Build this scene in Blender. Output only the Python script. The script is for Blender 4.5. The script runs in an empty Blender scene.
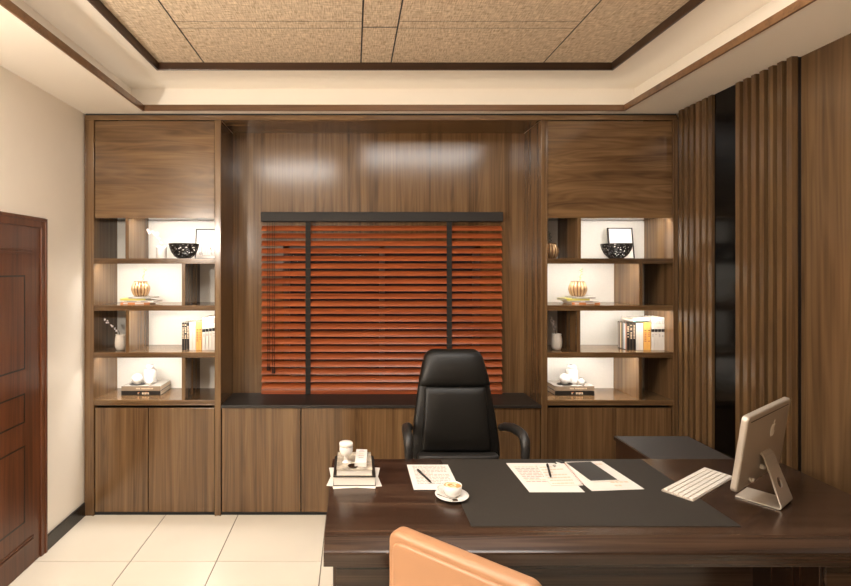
import bpy, bmesh, math, random
from mathutils import Vector, Matrix
random.seed(7)
SC = bpy.context.scene
COL = SC.collection
PI = math.pi
R = math.radians

# ------------------------------------------------------------------ materials
def lin(c):
    c = c / 255.0
    return c / 12.92 if c <= 0.04045 else ((c + 0.055) / 1.055) ** 2.4
def rgb(r, g, b):
    return (lin(r), lin(g), lin(b), 1.0)

def new_mat(name):
    m = bpy.data.materials.new(name)
    m.use_nodes = True
    nt = m.node_tree
    bs = nt.nodes['Principled BSDF']
    return m, nt, bs

def plain(name, col, rough=0.5, metal=0.0, spec=0.5, coat=0.0, noise=0.0, nscale=40.0, bump=0.0, bscale=200.0, emit=None, estr=0.0, trans=0.0, sheen=0.0):
    m, nt, bs = new_mat(name)
    bs.inputs['Base Color'].default_value = col
    bs.inputs['Roughness'].default_value = rough
    bs.inputs['Metallic'].default_value = metal
    bs.inputs['Specular IOR Level'].default_value = spec
    bs.inputs['Coat Weight'].default_value = coat
    bs.inputs['Transmission Weight'].default_value = trans
    if emit:
        bs.inputs['Emission Color'].default_value = emit
        bs.inputs['Emission Strength'].default_value = estr
    tc = nt.nodes.new('ShaderNodeTexCoord')
    if noise > 0:
        n = nt.nodes.new('ShaderNodeTexNoise')
        n.inputs['Scale'].default_value = nscale
        n.inputs['Detail'].default_value = 4
        nt.links.new(tc.outputs['Object'], n.inputs['Vector'])
        r = nt.nodes.new('ShaderNodeValToRGB')
        a = tuple(c * (1 - noise) for c in col[:3]) + (1,)
        b = tuple(min(1, c * (1 + noise)) for c in col[:3]) + (1,)
        r.color_ramp.elements[0].color = a; r.color_ramp.elements[0].position = 0.3
        r.color_ramp.elements[1].color = b; r.color_ramp.elements[1].position = 0.7
        nt.links.new(n.outputs['Fac'], r.inputs['Fac'])
        nt.links.new(r.outputs['Color'], bs.inputs['Base Color'])
    if bump > 0:
        n2 = nt.nodes.new('ShaderNodeTexNoise')
        n2.inputs['Scale'].default_value = bscale
        n2.inputs['Detail'].default_value = 3
        nt.links.new(tc.outputs['Object'], n2.inputs['Vector'])
        bp = nt.nodes.new('ShaderNodeBump')
        bp.inputs['Strength'].default_value = bump
        bp.inputs['Distance'].default_value = 0.002
        nt.links.new(n2.outputs['Fac'], bp.inputs['Height'])
        nt.links.new(bp.outputs['Normal'], bs.inputs['Normal'])
    return m

def wood(name, dark, mid, light, axis='Z', rough=0.3, spec=0.5, stretch=0.5, across=20.0, coat=0.0, fine=0.5, bump=0.05, rings=60.0):
    """streaky veneer, grain running along axis"""
    m, nt, bs = new_mat(name)
    N = nt.nodes; L = nt.links
    tc = N.new('ShaderNodeTexCoord')
    oi = N.new('ShaderNodeObjectInfo')
    def mapping(a, s):
        mp = N.new('ShaderNodeMapping')
        sc = [a, a, a]
        sc['XYZ'.index(axis)] = s
        mp.inputs['Scale'].default_value = sc
        L.new(tc.outputs['Object'], mp.inputs['Vector'])
        return mp
    mul = N.new('ShaderNodeMath'); mul.operation = 'MULTIPLY'; mul.inputs[1].default_value = 37.0
    L.new(oi.outputs['Random'], mul.inputs[0])
    def noise(mp, scale, detail, dist):
        n = N.new('ShaderNodeTexNoise'); n.noise_dimensions = '4D'
        n.inputs['Scale'].default_value = scale; n.inputs['Detail'].default_value = detail
        n.inputs['Distortion'].default_value = dist
        L.new(mp.outputs['Vector'], n.inputs['Vector']); L.new(mul.outputs[0], n.inputs['W'])
        return n
    big = noise(mapping(across, stretch), 1.0, 6, 0.5)
    fib = noise(mapping(across * 3.4, stretch * 1.3), 1.0, 5, 0.35)
    cth = noise(mapping(across * 0.5, stretch * 0.6), 1.0, 2, 0.25)
    # growth rings: sine of the slow noise, thinned to narrow dark lines
    sm = N.new('ShaderNodeMath'); sm.operation = 'MULTIPLY'; sm.inputs[1].default_value = rings
    L.new(cth.outputs['Fac'], sm.inputs[0])
    sn = N.new('ShaderNodeMath'); sn.operation = 'SINE'
    L.new(sm.outputs[0], sn.inputs[0])
    sp = N.new('ShaderNodeMath'); sp.operation = 'MULTIPLY'
    L.new(sn.outputs[0], sp.inputs[0]); L.new(sn.outputs[0], sp.inputs[1])
    sa = N.new('ShaderNodeMath'); sa.operation = 'MULTIPLY_ADD'; sa.inputs[1].default_value = 0.10
    L.new(sp.outputs[0], sa.inputs[0]); L.new(big.outputs['Fac'], sa.inputs[2])
    fm = N.new('ShaderNodeMath'); fm.operation = 'MULTIPLY_ADD'; fm.inputs[1].default_value = fine
    L.new(fib.outputs['Fac'], fm.inputs[0]); L.new(sa.outputs[0], fm.inputs[2])
    sub = N.new('ShaderNodeMath'); sub.operation = 'SUBTRACT'; sub.inputs[1].default_value = 0.5 * fine + 0.05
    L.new(fm.outputs[0], sub.inputs[0])
    rp = N.new('ShaderNodeValToRGB')
    e = rp.color_ramp.elements
    e[0].position = 0.22; e[0].color = dark
    e[1].position = 0.78; e[1].color = light
    x = e.new(0.48); x.color = mid
    L.new(sub.outputs[0], rp.inputs['Fac'])
    L.new(rp.outputs['Color'], bs.inputs['Base Color'])
    bs.inputs['Roughness'].default_value = rough
    bs.inputs['Specular IOR Level'].default_value = spec
    bs.inputs['Coat Weight'].default_value = coat
    bs.inputs['Coat Roughness'].default_value = 0.12
    bp = N.new('ShaderNodeBump'); bp.inputs['Strength'].default_value = bump; bp.inputs['Distance'].default_value = 0.002
    L.new(fib.outputs['Fac'], bp.inputs['Height']); L.new(bp.outputs['Normal'], bs.inputs['Normal'])
    return m

M = {}
WD, WM, WL = rgb(74, 53, 33), rgb(105, 78, 51), rgb(130, 101, 68)
M['wood_v'] = wood('walnut_upright', WD, WM, WL, 'Z', 0.17, spec=0.65)
M['wood_h'] = wood('walnut_level', WD, WM, WL, 'X', 0.17, spec=0.65, across=13, stretch=1.2)
M['wood_y'] = wood('walnut_deep', WD, WM, WL, 'Y', 0.3)
M['wood_panel'] = wood('walnut_wall', rgb(68, 49, 31), rgb(94, 71, 47), rgb(114, 88, 60), 'Z', 0.22, across=13)
M['batten'] = wood('walnut_batten', rgb(66, 48, 30), rgb(90, 67, 43), rgb(108, 82, 54), 'Z', 0.16)
M['desk'] = wood('espresso', rgb(28, 20, 14), rgb(53, 38, 29), rgb(80, 60, 46), 'X', 0.22, across=22, stretch=0.5)
M['desk_v'] = wood('espresso_upright', rgb(34, 21, 13), rgb(50, 32, 21), rgb(66, 43, 29), 'Z', 0.25, across=14)
M['door'] = wood('mahogany', rgb(60, 31, 16), rgb(92, 51, 29), rgb(112, 67, 40), 'Z', 0.32, across=14, stretch=0.5)
M['slat'] = wood('cedar_slat', rgb(102, 46, 22), rgb(148, 73, 37), rgb(172, 92, 50), 'X', 0.3, across=30, stretch=0.7)
M['trim'] = wood('trim_brown', rgb(82, 57, 36), rgb(112, 80, 52), rgb(126, 92, 62), 'X', 0.3)
M['trim_dark'] = wood('trim_dark', rgb(44, 28, 18), rgb(60, 40, 26), rgb(74, 50, 34), 'X', 0.3)
M['wall'] = plain('wall_paint', rgb(245, 236, 222), 0.28, noise=0.02, nscale=3, bump=0.03, bscale=300)
M['ceil'] = plain('ceiling_paint', rgb(240, 230, 215), 0.7, spec=0.3)
M['tile'] = plain('cream_tile', rgb(232, 222, 204), 0.16, noise=0.03, nscale=2.5)
M['grout'] = plain('grout', rgb(112, 98, 78), 0.8)
M['backer'] = plain('linen_paper', rgb(220, 214, 203), 0.8, noise=0.05, nscale=160, bump=0.12, bscale=220)
M['black'] = plain('black_gap', rgb(14, 12, 11), 0.6)
M['blackglass'] = plain('black_glass', rgb(4, 4, 4), 0.14, spec=0.22)
M['counter'] = plain('counter_dark', rgb(38, 34, 31), 0.45, noise=0.08, nscale=20)
M['headrail'] = plain('headrail_brown', rgb(28, 23, 19), 0.65)
M['tape'] = plain('tape_brown', rgb(26, 24, 19), 0.85)
M['leather'] = plain('black_leather', rgb(19, 17, 14), 0.45, spec=0.35, bump=0.12, bscale=260)
M['plastic'] = plain('dark_plastic', rgb(36, 33, 30), 0.45)
M['mat'] = plain('desk_mat', rgb(47, 42, 36), 0.65, spec=0.35, noise=0.05, nscale=60, bump=0.08, bscale=400)
M['mat2'] = plain('return_mat', rgb(52, 48, 44), 0.5, noise=0.05, nscale=60)
M['orange'] = plain('tan_leather', rgb(164, 120, 86), 0.42, noise=0.03, nscale=8, bump=0.06, bscale=320)
M['marble'] = plain('dark_marble', rgb(26, 21, 18), 0.25, noise=0.6, nscale=22)
M['gold'] = plain('brushed_gold', rgb(206, 172, 132), 0.32, metal=0.7)
M['gold_dark'] = plain('dark_gold', rgb(132, 96, 62), 0.4, metal=0.5)
M['white'] = plain('white_ceramic', rgb(206, 200, 192), 0.3, noise=0.03, nscale=60)
M['cream'] = plain('cream_ceramic', rgb(222, 212, 198), 0.4, noise=0.04, nscale=50)
M['frost'] = plain('frosted_white', rgb(228, 223, 216), 0.25, noise=0.02, nscale=30)
M['blackmetal'] = plain('black_metal', rgb(26, 22, 19), 0.35, metal=0.3, noise=0.2, nscale=90)
M['paper'] = plain('paper_white', rgb(226, 219, 209), 0.6, noise=0.02, nscale=15)
M['page'] = plain('page_cream', rgb(226, 214, 194), 0.8, noise=0.06, nscale=300)
M['ink'] = plain('ink_grey', rgb(160, 150, 142), 0.8)
M['ink_red'] = plain('ink_red', rgb(192, 152, 140), 0.8)
M['ink_black'] = plain('ink_black', rgb(24, 20, 18), 0.6)
M['ink_pale'] = plain('ink_pale', rgb(214, 190, 160), 0.6)
M['ink_orange'] = plain('ink_orange', rgb(210, 110, 60), 0.6)
M['sketch'] = plain('sketch_grey', rgb(170, 160, 152), 0.8)
M['silver'] = plain('satin_silver', rgb(180, 168, 153), 0.38, metal=0.25)
M['screen'] = plain('screen_black', rgb(10, 10, 12), 0.12)
M['logo'] = plain('logo_white', rgb(240, 236, 228), 0.3)
M['key'] = plain('key_white', rgb(226, 218, 206), 0.5)
M['coffee'] = plain('coffee_foam', rgb(214, 148, 80), 0.5, noise=0.15, nscale=40)
M['foam'] = plain('milk_foam', rgb(240, 222, 190), 0.5)
M['steel'] = plain('spoon_steel', rgb(90, 76, 62), 0.25, metal=0.9)
M['leaf'] = plain('sprig_green', rgb(150, 168, 96), 0.5)
M['leaf_dark'] = plain('sprig_dark', rgb(52, 62, 38), 0.5)
M['twig'] = plain('twig_brown', rgb(70, 48, 34), 0.7)
M['petal'] = plain('petal_white', rgb(238, 224, 216), 0.6)
M['slate'] = plain('tablet_slate', rgb(44, 41, 38), 0.4, spec=0.3)
M['b_black'] = plain('book_black', rgb(24, 21, 19), 0.4)
M['b_grey'] = plain('book_taupe', rgb(126, 108, 88), 0.45)
M['b_white'] = plain('book_white', rgb(204, 196, 184), 0.5)
M['b_gold'] = plain('book_gold', rgb(224, 168, 88), 0.5)
M['b_orange'] = plain('book_orange', rgb(206, 128, 72), 0.5)
M['b_yellow'] = plain('book_yellow', rgb(206, 196, 96), 0.5)
M['b_silver'] = plain('book_silver', rgb(168, 160, 150), 0.45)
M['b_olive'] = plain('book_olive', rgb(146, 136, 96), 0.5)
M['b_blue'] = plain('book_blue', rgb(132, 176, 196), 0.5)
M['b_rust'] = plain('book_rust', rgb(176, 104, 70), 0.5)
M['b_cyan'] = plain('book_cyan', rgb(110, 190, 204), 0.5)
M['marbled'] = plain('marbled_cover', rgb(176, 164, 146), 0.4, noise=0.55, nscale=28)
M['glow'] = plain('lamp_diffuser', rgb(255, 250, 240), 0.5, emit=(1.0, 0.96, 0.91, 1), estr=8.0)
M['glow_strong'] = plain('lamp_diffuser_strong', rgb(255, 250, 240), 0.5, emit=(1.0, 0.95, 0.89, 1), estr=13.0)
M['ledglow'] = plain('led_diffuser', rgb(255, 250, 240), 0.5, emit=(1.0, 0.90, 0.78, 1), estr=3.0)
M['dusk'] = plain('window_bar', rgb(90, 84, 86), 0.4)
def fabric_mat():
    m, nt, bs = new_mat('woven_jute')
    N = nt.nodes; L = nt.links
    tc = N.new('ShaderNodeTexCoord')
    def nz(sx, sy, sc):
        mp = N.new('ShaderNodeMapping'); mp.inputs['Scale'].default_value = (sx, sy, 1)
        L.new(tc.outputs['Object'], mp.inputs['Vector'])
        n = N.new('ShaderNodeTexNoise'); n.inputs['Scale'].default_value = sc; n.inputs['Detail'].default_value = 4
        L.new(mp.outputs['Vector'], n.inputs['Vector']); return n
    a = nz(1, 8, 20); b = nz(8, 1, 20)
    ad = N.new('ShaderNodeMath'); ad.operation = 'ADD'
    L.new(a.outputs['Fac'], ad.inputs[0]); L.new(b.outputs['Fac'], ad.inputs[1])
    hf = N.new('ShaderNodeMath'); hf.operation = 'MULTIPLY'; hf.inputs[1].default_value = 0.5
    L.new(ad.outputs[0], hf.inputs[0])
    rp = N.new('ShaderNodeValToRGB'); e = rp.color_ramp.elements
    e[0].position = 0.36; e[0].color = rgb(172, 148, 118)
    e[1].position = 0.64; e[1].color = rgb(246, 228, 202)
    L.new(hf.outputs[0], rp.inputs['Fac']); L.new(rp.outputs['Color'], bs.inputs['Base Color'])
    bs.inputs['Roughness'].default_value = 0.9
    bs.inputs['Specular IOR Level'].default_value = 0.1
    return m
M['fabric'] = fabric_mat()
def glass_mat():
    m, nt, bs = new_mat('window_glass')
    bs.inputs['Base Color'].default_value = (0.9, 0.93, 1, 1)
    bs.inputs['Roughness'].default_value = 0.02
    bs.inputs['Transmission Weight'].default_value = 1.0
    bs.inputs['IOR'].default_value = 1.45
    return m
M['glass'] = glass_mat()

# ------------------------------------------------------------------ mesh builder
class MB:
    def __init__(self):
        self.v = []; self.f = []; self.mi = []; self.sm = []
    def add(self, verts, faces, mi=0, smooth=False, xf=None):
        o = len(self.v)
        for p in verts:
            p = Vector(p)
            if xf is not None: p = xf @ p
            self.v.append(p)
        for f in faces:
            self.f.append(tuple(i + o for i in f)); self.mi.append(mi); self.sm.append(smooth)
        return self
    def box(self, x0, x1, y0, y1, z0, z1, mi=0, xf=None):
        v = [(x0,y0,z0),(x1,y0,z0),(x1,y1,z0),(x0,y1,z0),(x0,y0,z1),(x1,y0,z1),(x1,y1,z1),(x0,y1,z1)]
        f = [(3,2,1,0),(4,5,6,7),(0,1,5,4),(1,2,6,5),(2,3,7,6),(3,0,4,7)]
        return self.add(v, f, mi, False, xf)
    def prism(self, poly, a0, a1, axis='X', mi=0, smooth=False, xf=None):
        """poly: 2D outline in the two other axes (in xyz order), extruded along axis"""
        n = len(poly)
        def mk(p, a):
            if axis == 'X': return (a, p[0], p[1])
            if axis == 'Y': return (p[0], a, p[1])
            return (p[0], p[1], a)
        v = [mk(p, a0) for p in poly] + [mk(p, a1) for p in poly]
        f = [tuple(range(n - 1, -1, -1)), tuple(range(n, 2 * n))]
        f += [(i, (i + 1) % n, n + (i + 1) % n, n + i) for i in range(n)]
        o = len(self.f)
        self.add(v, f, mi, False, xf)
        if smooth:
            for k in range(o + 2, len(self.f)): self.sm[k] = True
        return self
    def lathe(self, prof, c=(0,0,0), seg=32, mi=0, ribs=0, amp=0.0, smooth=True, xf=None):
        """prof: (radius, z) bottom to top"""
        v = []; f = []
        n = len(prof)
        for (r, z) in prof:
            for k in range(seg):
                a = 2 * PI * k / seg
                rr = r * (1 + (amp * (abs(math.cos(ribs * a / 2)) - 0.6) if ribs else 0))
                v.append((c[0] + rr * math.cos(a), c[1] + rr * math.sin(a), c[2] + z))
        for i in range(n - 1):
            for k in range(seg):
                k2 = (k + 1) % seg
                f.append((i*seg + k, i*seg + k2, (i+1)*seg + k2, (i+1)*seg + k))
        f.append(tuple(range(seg - 1, -1, -1)))
        f.append(tuple((n-1)*seg + k for k in range(seg)))
        return self.add(v, f, mi, smooth, xf)
    def tube(self, pts, rad, seg=8, mi=0, xf=None, flat=1.0, cyc=False):
        pts = [Vector(p) for p in pts]
        n = len(pts)
        rads = rad if isinstance(rad, (list, tuple)) else [rad] * n
        v = []; f = []
        prev = None
        for i, p in enumerate(pts):
            if cyc: t = pts[(i+1) % n] - pts[i-1]
            else: t = pts[min(i + 1, n - 1)] - pts[max(i - 1, 0)]
            t.normalize()
            if prev is None:
                up = Vector((0,0,1)) if abs(t.z) < 0.9 else Vector((1,0,0))
                s = t.cross(up).normalized()
            else:
                s = (prev - t * prev.dot(t)).normalized()
            prev = s
            u = s.cross(t)
            for k in range(seg):
                a = 2 * PI * k / seg
                v.append(p + s * math.cos(a) * rads[i] + u * math.sin(a) * rads[i] * flat)
        for i in range(n if cyc else n - 1):
            j = (i + 1) % n
            for k in range(seg):
                k2 = (k + 1) % seg
                f.append((i*seg + k, i*seg + k2, j*seg + k2, j*seg + k))
        if not cyc:
            f.append(tuple(range(seg - 1, -1, -1))); f.append(tuple((n-1)*seg + k for k in range(seg)))
        return self.add(v, f, mi, True, xf)
    def ball(self, c, r, seg=16, rings=10, mi=0, sz=1.0, xf=None):
        prof = []
        for i in range(rings + 1):
            a = -PI/2 + PI * i / rings
            prof.append((max(r * math.cos(a), 1e-5), r * sz * math.sin(a)))
        return self.lathe(prof, c, seg, mi, xf=xf)
    def loft(self, rings, mi=0, smooth=True, xf=None):
        n = len(rings[0]); v = [p for r in rings for p in r]; f = []
        for i in range(len(rings) - 1):
            for k in range(n):
                k2 = (k + 1) % n
                f.append((i*n + k, i*n + k2, (i+1)*n + k2, (i+1)*n + k))
        f.append(tuple(range(n - 1, -1, -1)))
        f.append(tuple((len(rings)-1)*n + k for k in range(n)))
        return self.add(v, f, mi, smooth, xf)
    def build(self, name, mats, parent=None, bevel=0.0, seg=2, subsurf=0, world=False, autos=True):
        if not isinstance(mats, (list, tuple)): mats = [mats]
        off = Vector((0,0,0))
        if world and parent is not None:
            off = parent.location if parent.parent is None else parent.parent.location + parent.location
        me = bpy.data.meshes.new(name)
        me.from_pydata([tuple(p - off) for p in self.v], [], self.f)
        me.polygons.foreach_set('material_index', self.mi)
        me.polygons.foreach_set('use_smooth', self.sm)
        for m in mats: me.materials.append(m)
        bm = bmesh.new(); bm.from_mesh(me)
        bmesh.ops.recalc_face_normals(bm, faces=bm.faces)
        bm.to_mesh(me); bm.free()
        me.update()
        o = bpy.data.objects.new(name, me)
        COL.objects.link(o)
        if parent is not None: o.parent = parent
        if bevel > 0:
            b = o.modifiers.new('bevel', 'BEVEL'); b.width = bevel; b.segments = seg; b.limit_method = 'ANGLE'; b.angle_limit = R(40)
            b.harden_normals = False
        if subsurf:
            s = o.modifiers.new('sub', 'SUBSURF'); s.levels = subsurf; s.render_levels = subsurf
        return o

def tag(o, label, cat, group=None):
    o['label'] = label; o['category'] = cat
    if group: o['group'] = group
    return o
def thing(name, label, cat, loc=(0,0,0), rz=0.0, group=None):
    o = bpy.data.objects.new(name, None); COL.objects.link(o)
    o.empty_display_size = 0.1
    o.location = loc; o.rotation_euler = (0, 0, rz)
    return tag(o, label, cat, group)
def structure(o):
    o['kind'] = 'structure'; return o
def kids(o): return [c for c in bpy.data.objects if c.parent == o]
def copy_tree(o, parent=None):
    c = o.copy(); COL.objects.link(c)
    if parent is not None: c.parent = parent
    for k in kids(o): copy_tree(k, c)
    return c
def dup(o, loc, label, group=None, rz=None):
    c = copy_tree(o)
    c.location = loc
    if rz is not None: c.rotation_euler = (0, 0, rz)
    c['label'] = label
    if group: c['group'] = group
    return c
def rounded(w, d, r, n=5, sup=False):
    """rounded rectangle outline centred on 0"""
    out = []
    for cx, cy, a0 in ((w/2 - r, d/2 - r, 0), (-w/2 + r, d/2 - r, PI/2), (-w/2 + r, -d/2 + r, PI), (w/2 - r, -d/2 + r, 3*PI/2)):
        for k in range(n + 1):
            a = a0 + PI/2 * k / n
            out.append((cx + r * math.cos(a), cy + r * math.sin(a)))
    return out

# ------------------------------------------------------------------ plan
# Room survey. The bookcase wall front is 3.484 m from the camera, eye height 1.674 m.
H = 1.674
FY = 3.484
K = FY / 515.0
def fx(p): return (p - 353) * K            # survey reading on the cabinet face -> metres
def fz(p): return H - (p - 268) * K
CEIL = 2.719
XL, XR = -1.82, 2.215
YB = 3.86
YF = -1.5

# ---- floor
mb = MB()
mb.box(XL - 0.1, XR + 0.15, YF - 0.1, YB + 0.1, -0.08, -0.004, 1)
gx = [-1.9, -1.27, -0.78, -0.18, 0.42, 1.02, 1.62, 2.3]
gy = [-1.6, -0.66, -0.06, 0.54, 1.14, 1.74, 2.34, 2.94, 3.54, 3.9]
for i in range(len(gx) - 1):
    for j in range(len(gy) - 1):
        mb.box(gx[i] + 0.003, gx[i+1] - 0.003, gy[j] + 0.003, gy[j+1] - 0.003, -0.01, 0.0, 0)
structure(mb.build('floor', [M['tile'], M['grout']]))

# ---- walls
structure(MB().box(XL - 0.12, XL, YF - 0.12, YB + 0.12, 0, 3.05).build('wall_left', M['wall']))
mb = MB()
mb.box(XR, XR + 0.15, YF - 0.12, 2.545, 0, 3.05, 0)
structure(mb.build('wall_right', M['wood_panel']))
structure(MB().box(XR + 0.036, XR + 0.15, 2.546, YB + 0.12, 0, 3.05).build('wall_right_rear', M['black']))
structure(MB().box(XL, XR + 0.035, YF - 0.12, YF, 0, 3.05).build('wall_front', M['wood_panel']))
# back wall with the window opening
WX0, WX1, WZ0, WZ1 = -0.53, 0.96, 0.80, 1.86
mb = MB()
mb.box(XL, WX0, YB, YB + 0.12, 0, 3.05); mb.box(WX1, XR + 0.035, YB, YB + 0.12, 0, 3.05)
mb.box(WX0, WX1, YB, YB + 0.12, 0, WZ0); mb.box(WX0, WX1, YB, YB + 0.12, WZ1, 3.05)
structure(mb.build('wall_back', M['wall']))
win = structure(bpy.data.objects.new('window_1', None)); COL.objects.link(win); win.location = (0, YB, WZ0)
mb = MB()
for a, b in ((WX0, WX0 + 0.05), (WX1 - 0.05, WX1), (0.20, 0.24)): mb.box(a, b, YB + 0.03, YB + 0.08, WZ0, WZ1)
for a, b in ((WZ0, WZ0 + 0.05), (WZ1 - 0.05, WZ1)): mb.box(WX0, WX1, YB + 0.03, YB + 0.08, a, b)
mb.build('window_frame', M['dusk'], win, bevel=0.003, world=True)
MB().box(WX0 + 0.03, WX1 - 0.03, YB + 0.053, YB + 0.057, WZ0 + 0.03, WZ1 - 0.03).build('glass_pane', M['glass'], win, world=True)

# ---- ceiling with stepped tray
OX0, OX1, OY0, OY1 = -1.398, 1.806, -0.60, 3.42     # soffit opening
CV = 0.13                                           # cove depth behind the lip
TX0, TX1, TY0, TY1 = -1.225, 1.623, -0.40, 3.215    # inner tray
ZR, ZP = 2.911, 2.951
mb = MB()
def ring(mb, a, b, z0, z1, mi=0):
    ax0, ax1, ay0, ay1 = a; bx0, bx1, by0, by1 = b
    mb.box(ax0, bx0, ay0, ay1, z0, z1, mi); mb.box(bx1, ax1, ay0, ay1, z0, z1, mi)
    mb.box(bx0, bx1, ay0, by0, z0, z1, mi); mb.box(bx0, bx1, by1, ay1, z0, z1, mi)
ring(mb, (XL, XR + 0.035, YF, YB), (OX0, OX1, OY0, OY1), CEIL, CEIL + 0.03)
RO = (OX0 - CV, OX1 + CV, OY0 - CV, OY1 + CV)
ring(mb, (RO[0] - 0.02, RO[1] + 0.02, RO[2] - 0.02, RO[3] + 0.02), RO, CEIL + 0.03, ZR)
ring(mb, (RO[0] - 0.02, RO[1] + 0.02, RO[2] - 0.02, RO[3] + 0.02), (TX0, TX1, TY0, TY1), ZR, ZR + 0.03)
mb.box(TX0 - 0.02, TX1 + 0.02, TY0 - 0.02, TY1 + 0.02, ZP + 0.0012, ZP + 0.03, 1)
mb.box(XL, XR + 0.035, YF, YB, 3.02, 3.05)
ceil = structure(mb.build('ceiling', [M['ceil'], M['black']]))
def fab(x0, x1, y0, y1, g=0.0045):
    MB().box(x0 + g, x1 - g, y0 + g, y1 - g, ZP, ZP + 0.001).build('fabric_panel', M['fabric'], ceil)
xs = [TX0 + 0.012, -0.928, 0.049, 0.237, 1.184, TX1 - 0.012]
ye = [TY0 + 0.012, 2.667, 2.743, TY1 - 0.012]
fab(xs[0], xs[1], ye[0], ye[3]); fab(xs[4], xs[5], ye[0], ye[3])
for i in (1, 3):
    for j in range(3):
        x0, x1 = xs[i] + 0.004, xs[i+1] - 0.004
        MB().box(x0, x1, ye[j] + 0.003, ye[j+1] - 0.003, ZP, ZP + 0.001).build('fabric_panel', M['fabric'], ceil)
fab(xs[2], xs[3], ye[0], 2.7305); fab(xs[2], xs[3], 2.7335, ye[3])

def ring_trim(name, b, w, z0, z1, m):
    mb = MB()
    x0, x1, y0, y1 = b
    mb.box(x0, x0 + w, y0, y1, z0, z1); mb.box(x1 - w, x1, y0, y1, z0, z1)
    mb.box(x0 + w, x1 - w, y0, y0 + w, z0, z1); mb.box(x0 + w, x1 - w, y1 - w, y1, z0, z1)
    return structure(mb.build(name, m, bevel=0.002))
ring_trim('trim_1', (OX0, OX1, OY0, OY1), 0.014, CEIL - 0.004, CEIL + 0.036, M['trim'])
ring_trim('trim_2', (TX0, TX1, TY0, TY1), 0.014, ZR - 0.005, ZP + 0.01, M['trim_dark'])

# ---- ceiling light panels (flush in the tray, over the seating side of the desk)
def light_panel(x0, x1, y0, y1, label, glow):
    t = thing('ceiling_light', label, 'ceiling light', ((x0+x1)/2, (y0+y1)/2, ZP), 0, 'ceiling lights in the tray')
    mb = MB()
    ring(mb, (x0, x1, y0, y1), (x0+0.015, x1-0.015, y0+0.015, y1-0.015), ZP - 0.012, ZP)
    mb.build('frame', M['trim_dark'], t, world=True)
    MB().box(x0+0.015, x1-0.015, y0+0.015, y1-0.015, ZP - 0.008, ZP - 0.001).build('diffuser', M[glow], t, world=True)
light_panel(0.10, 1.42, 1.32, 2.18, 'flat bright ceiling light panel above the desk blotter', 'glow')
light_panel(-1.20, -0.22, 0.5, 1.35, 'flat bright ceiling light panel nearer the wooden door', 'glow_strong')

# ---- door in the left wall
door = structure(bpy.data.objects.new('door_1', None)); COL.objects.link(door); door.location = (XL, 2.6, 0)
mb = MB()
mb.box(XL, XL + 0.015, 2.985, 3.030, 0, 1.965); mb.box(XL, XL + 0.015, 2.137, 2.194, 0, 1.965)
mb.box(XL, XL + 0.015, 2.194, 2.985, 1.905, 1.965)
mb.box(XL, XL + 0.021, 3.018, 3.036, 0, 1.962); mb.box(XL, XL + 0.021, 2.134, 2.152, 0, 1.962); mb.box(XL, XL + 0.021, 2.134, 3.036, 1.944, 1.962)
mb.build('door_frame', M['door'], door, bevel=0.003, world=True)
lf = MB().box(XL, XL + 0.006, 2.194, 2.985, 0.004, 1.905).build('door_leaf', M['door'], door, world=True)
mb = MB()
def mould(y0, y1, z0, z1):
    mb.box(XL + 0.005, XL + 0.012, y0, y1, z0, z1)
mould(2.22, 2.90, 1.752, 1.764); mould(2.22, 2.90, 1.772, 1.780)
mould(2.22, 2.92, 0.135, 0.147); mould(2.22, 2.92, 0.155, 0.163)
mb.build('moulding', M['door'], door, bevel=0.002, world=True)
mb = MB()
def groove(y0, y1, z0, z1, w=0.009):
    x0, x1 = XL + 0.0055, XL + 0.0068
    mb.box(x0, x1, y0, y1, z0, z0 + w); mb.box(x0, x1, y0, y1, z1 - w, z1)
    mb.box(x0, x1, y0, y0 + w, z0, z1); mb.box(x0, x1, y1 - w, y1, z0, z1)
groove(2.31, 2.849, 1.114, 1.635); groove(2.31, 2.849, 0.819, 0.983); groove(2.31, 2.849, 0.266, 0.695)
mb.build('inlay_line', M['b_black'], door, world=True)
structure(MB().box(XL, XL + 0.014, 3.037, 3.50, 0, 0.09).build('baseboard_left', M['marble'], bevel=0.002))

# ------------------------------------------------------------------ fitted furniture
YBK = 3.824   # face of the recess backs
def vdoor(root, x0, x1, z0, z1, name='door', m=None, y=FY):
    return MB().box(x0, x1, y, y + 0.02, z0, z1).build(name, m or M['wood_v'], root, bevel=0.0015, world=True)

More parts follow.
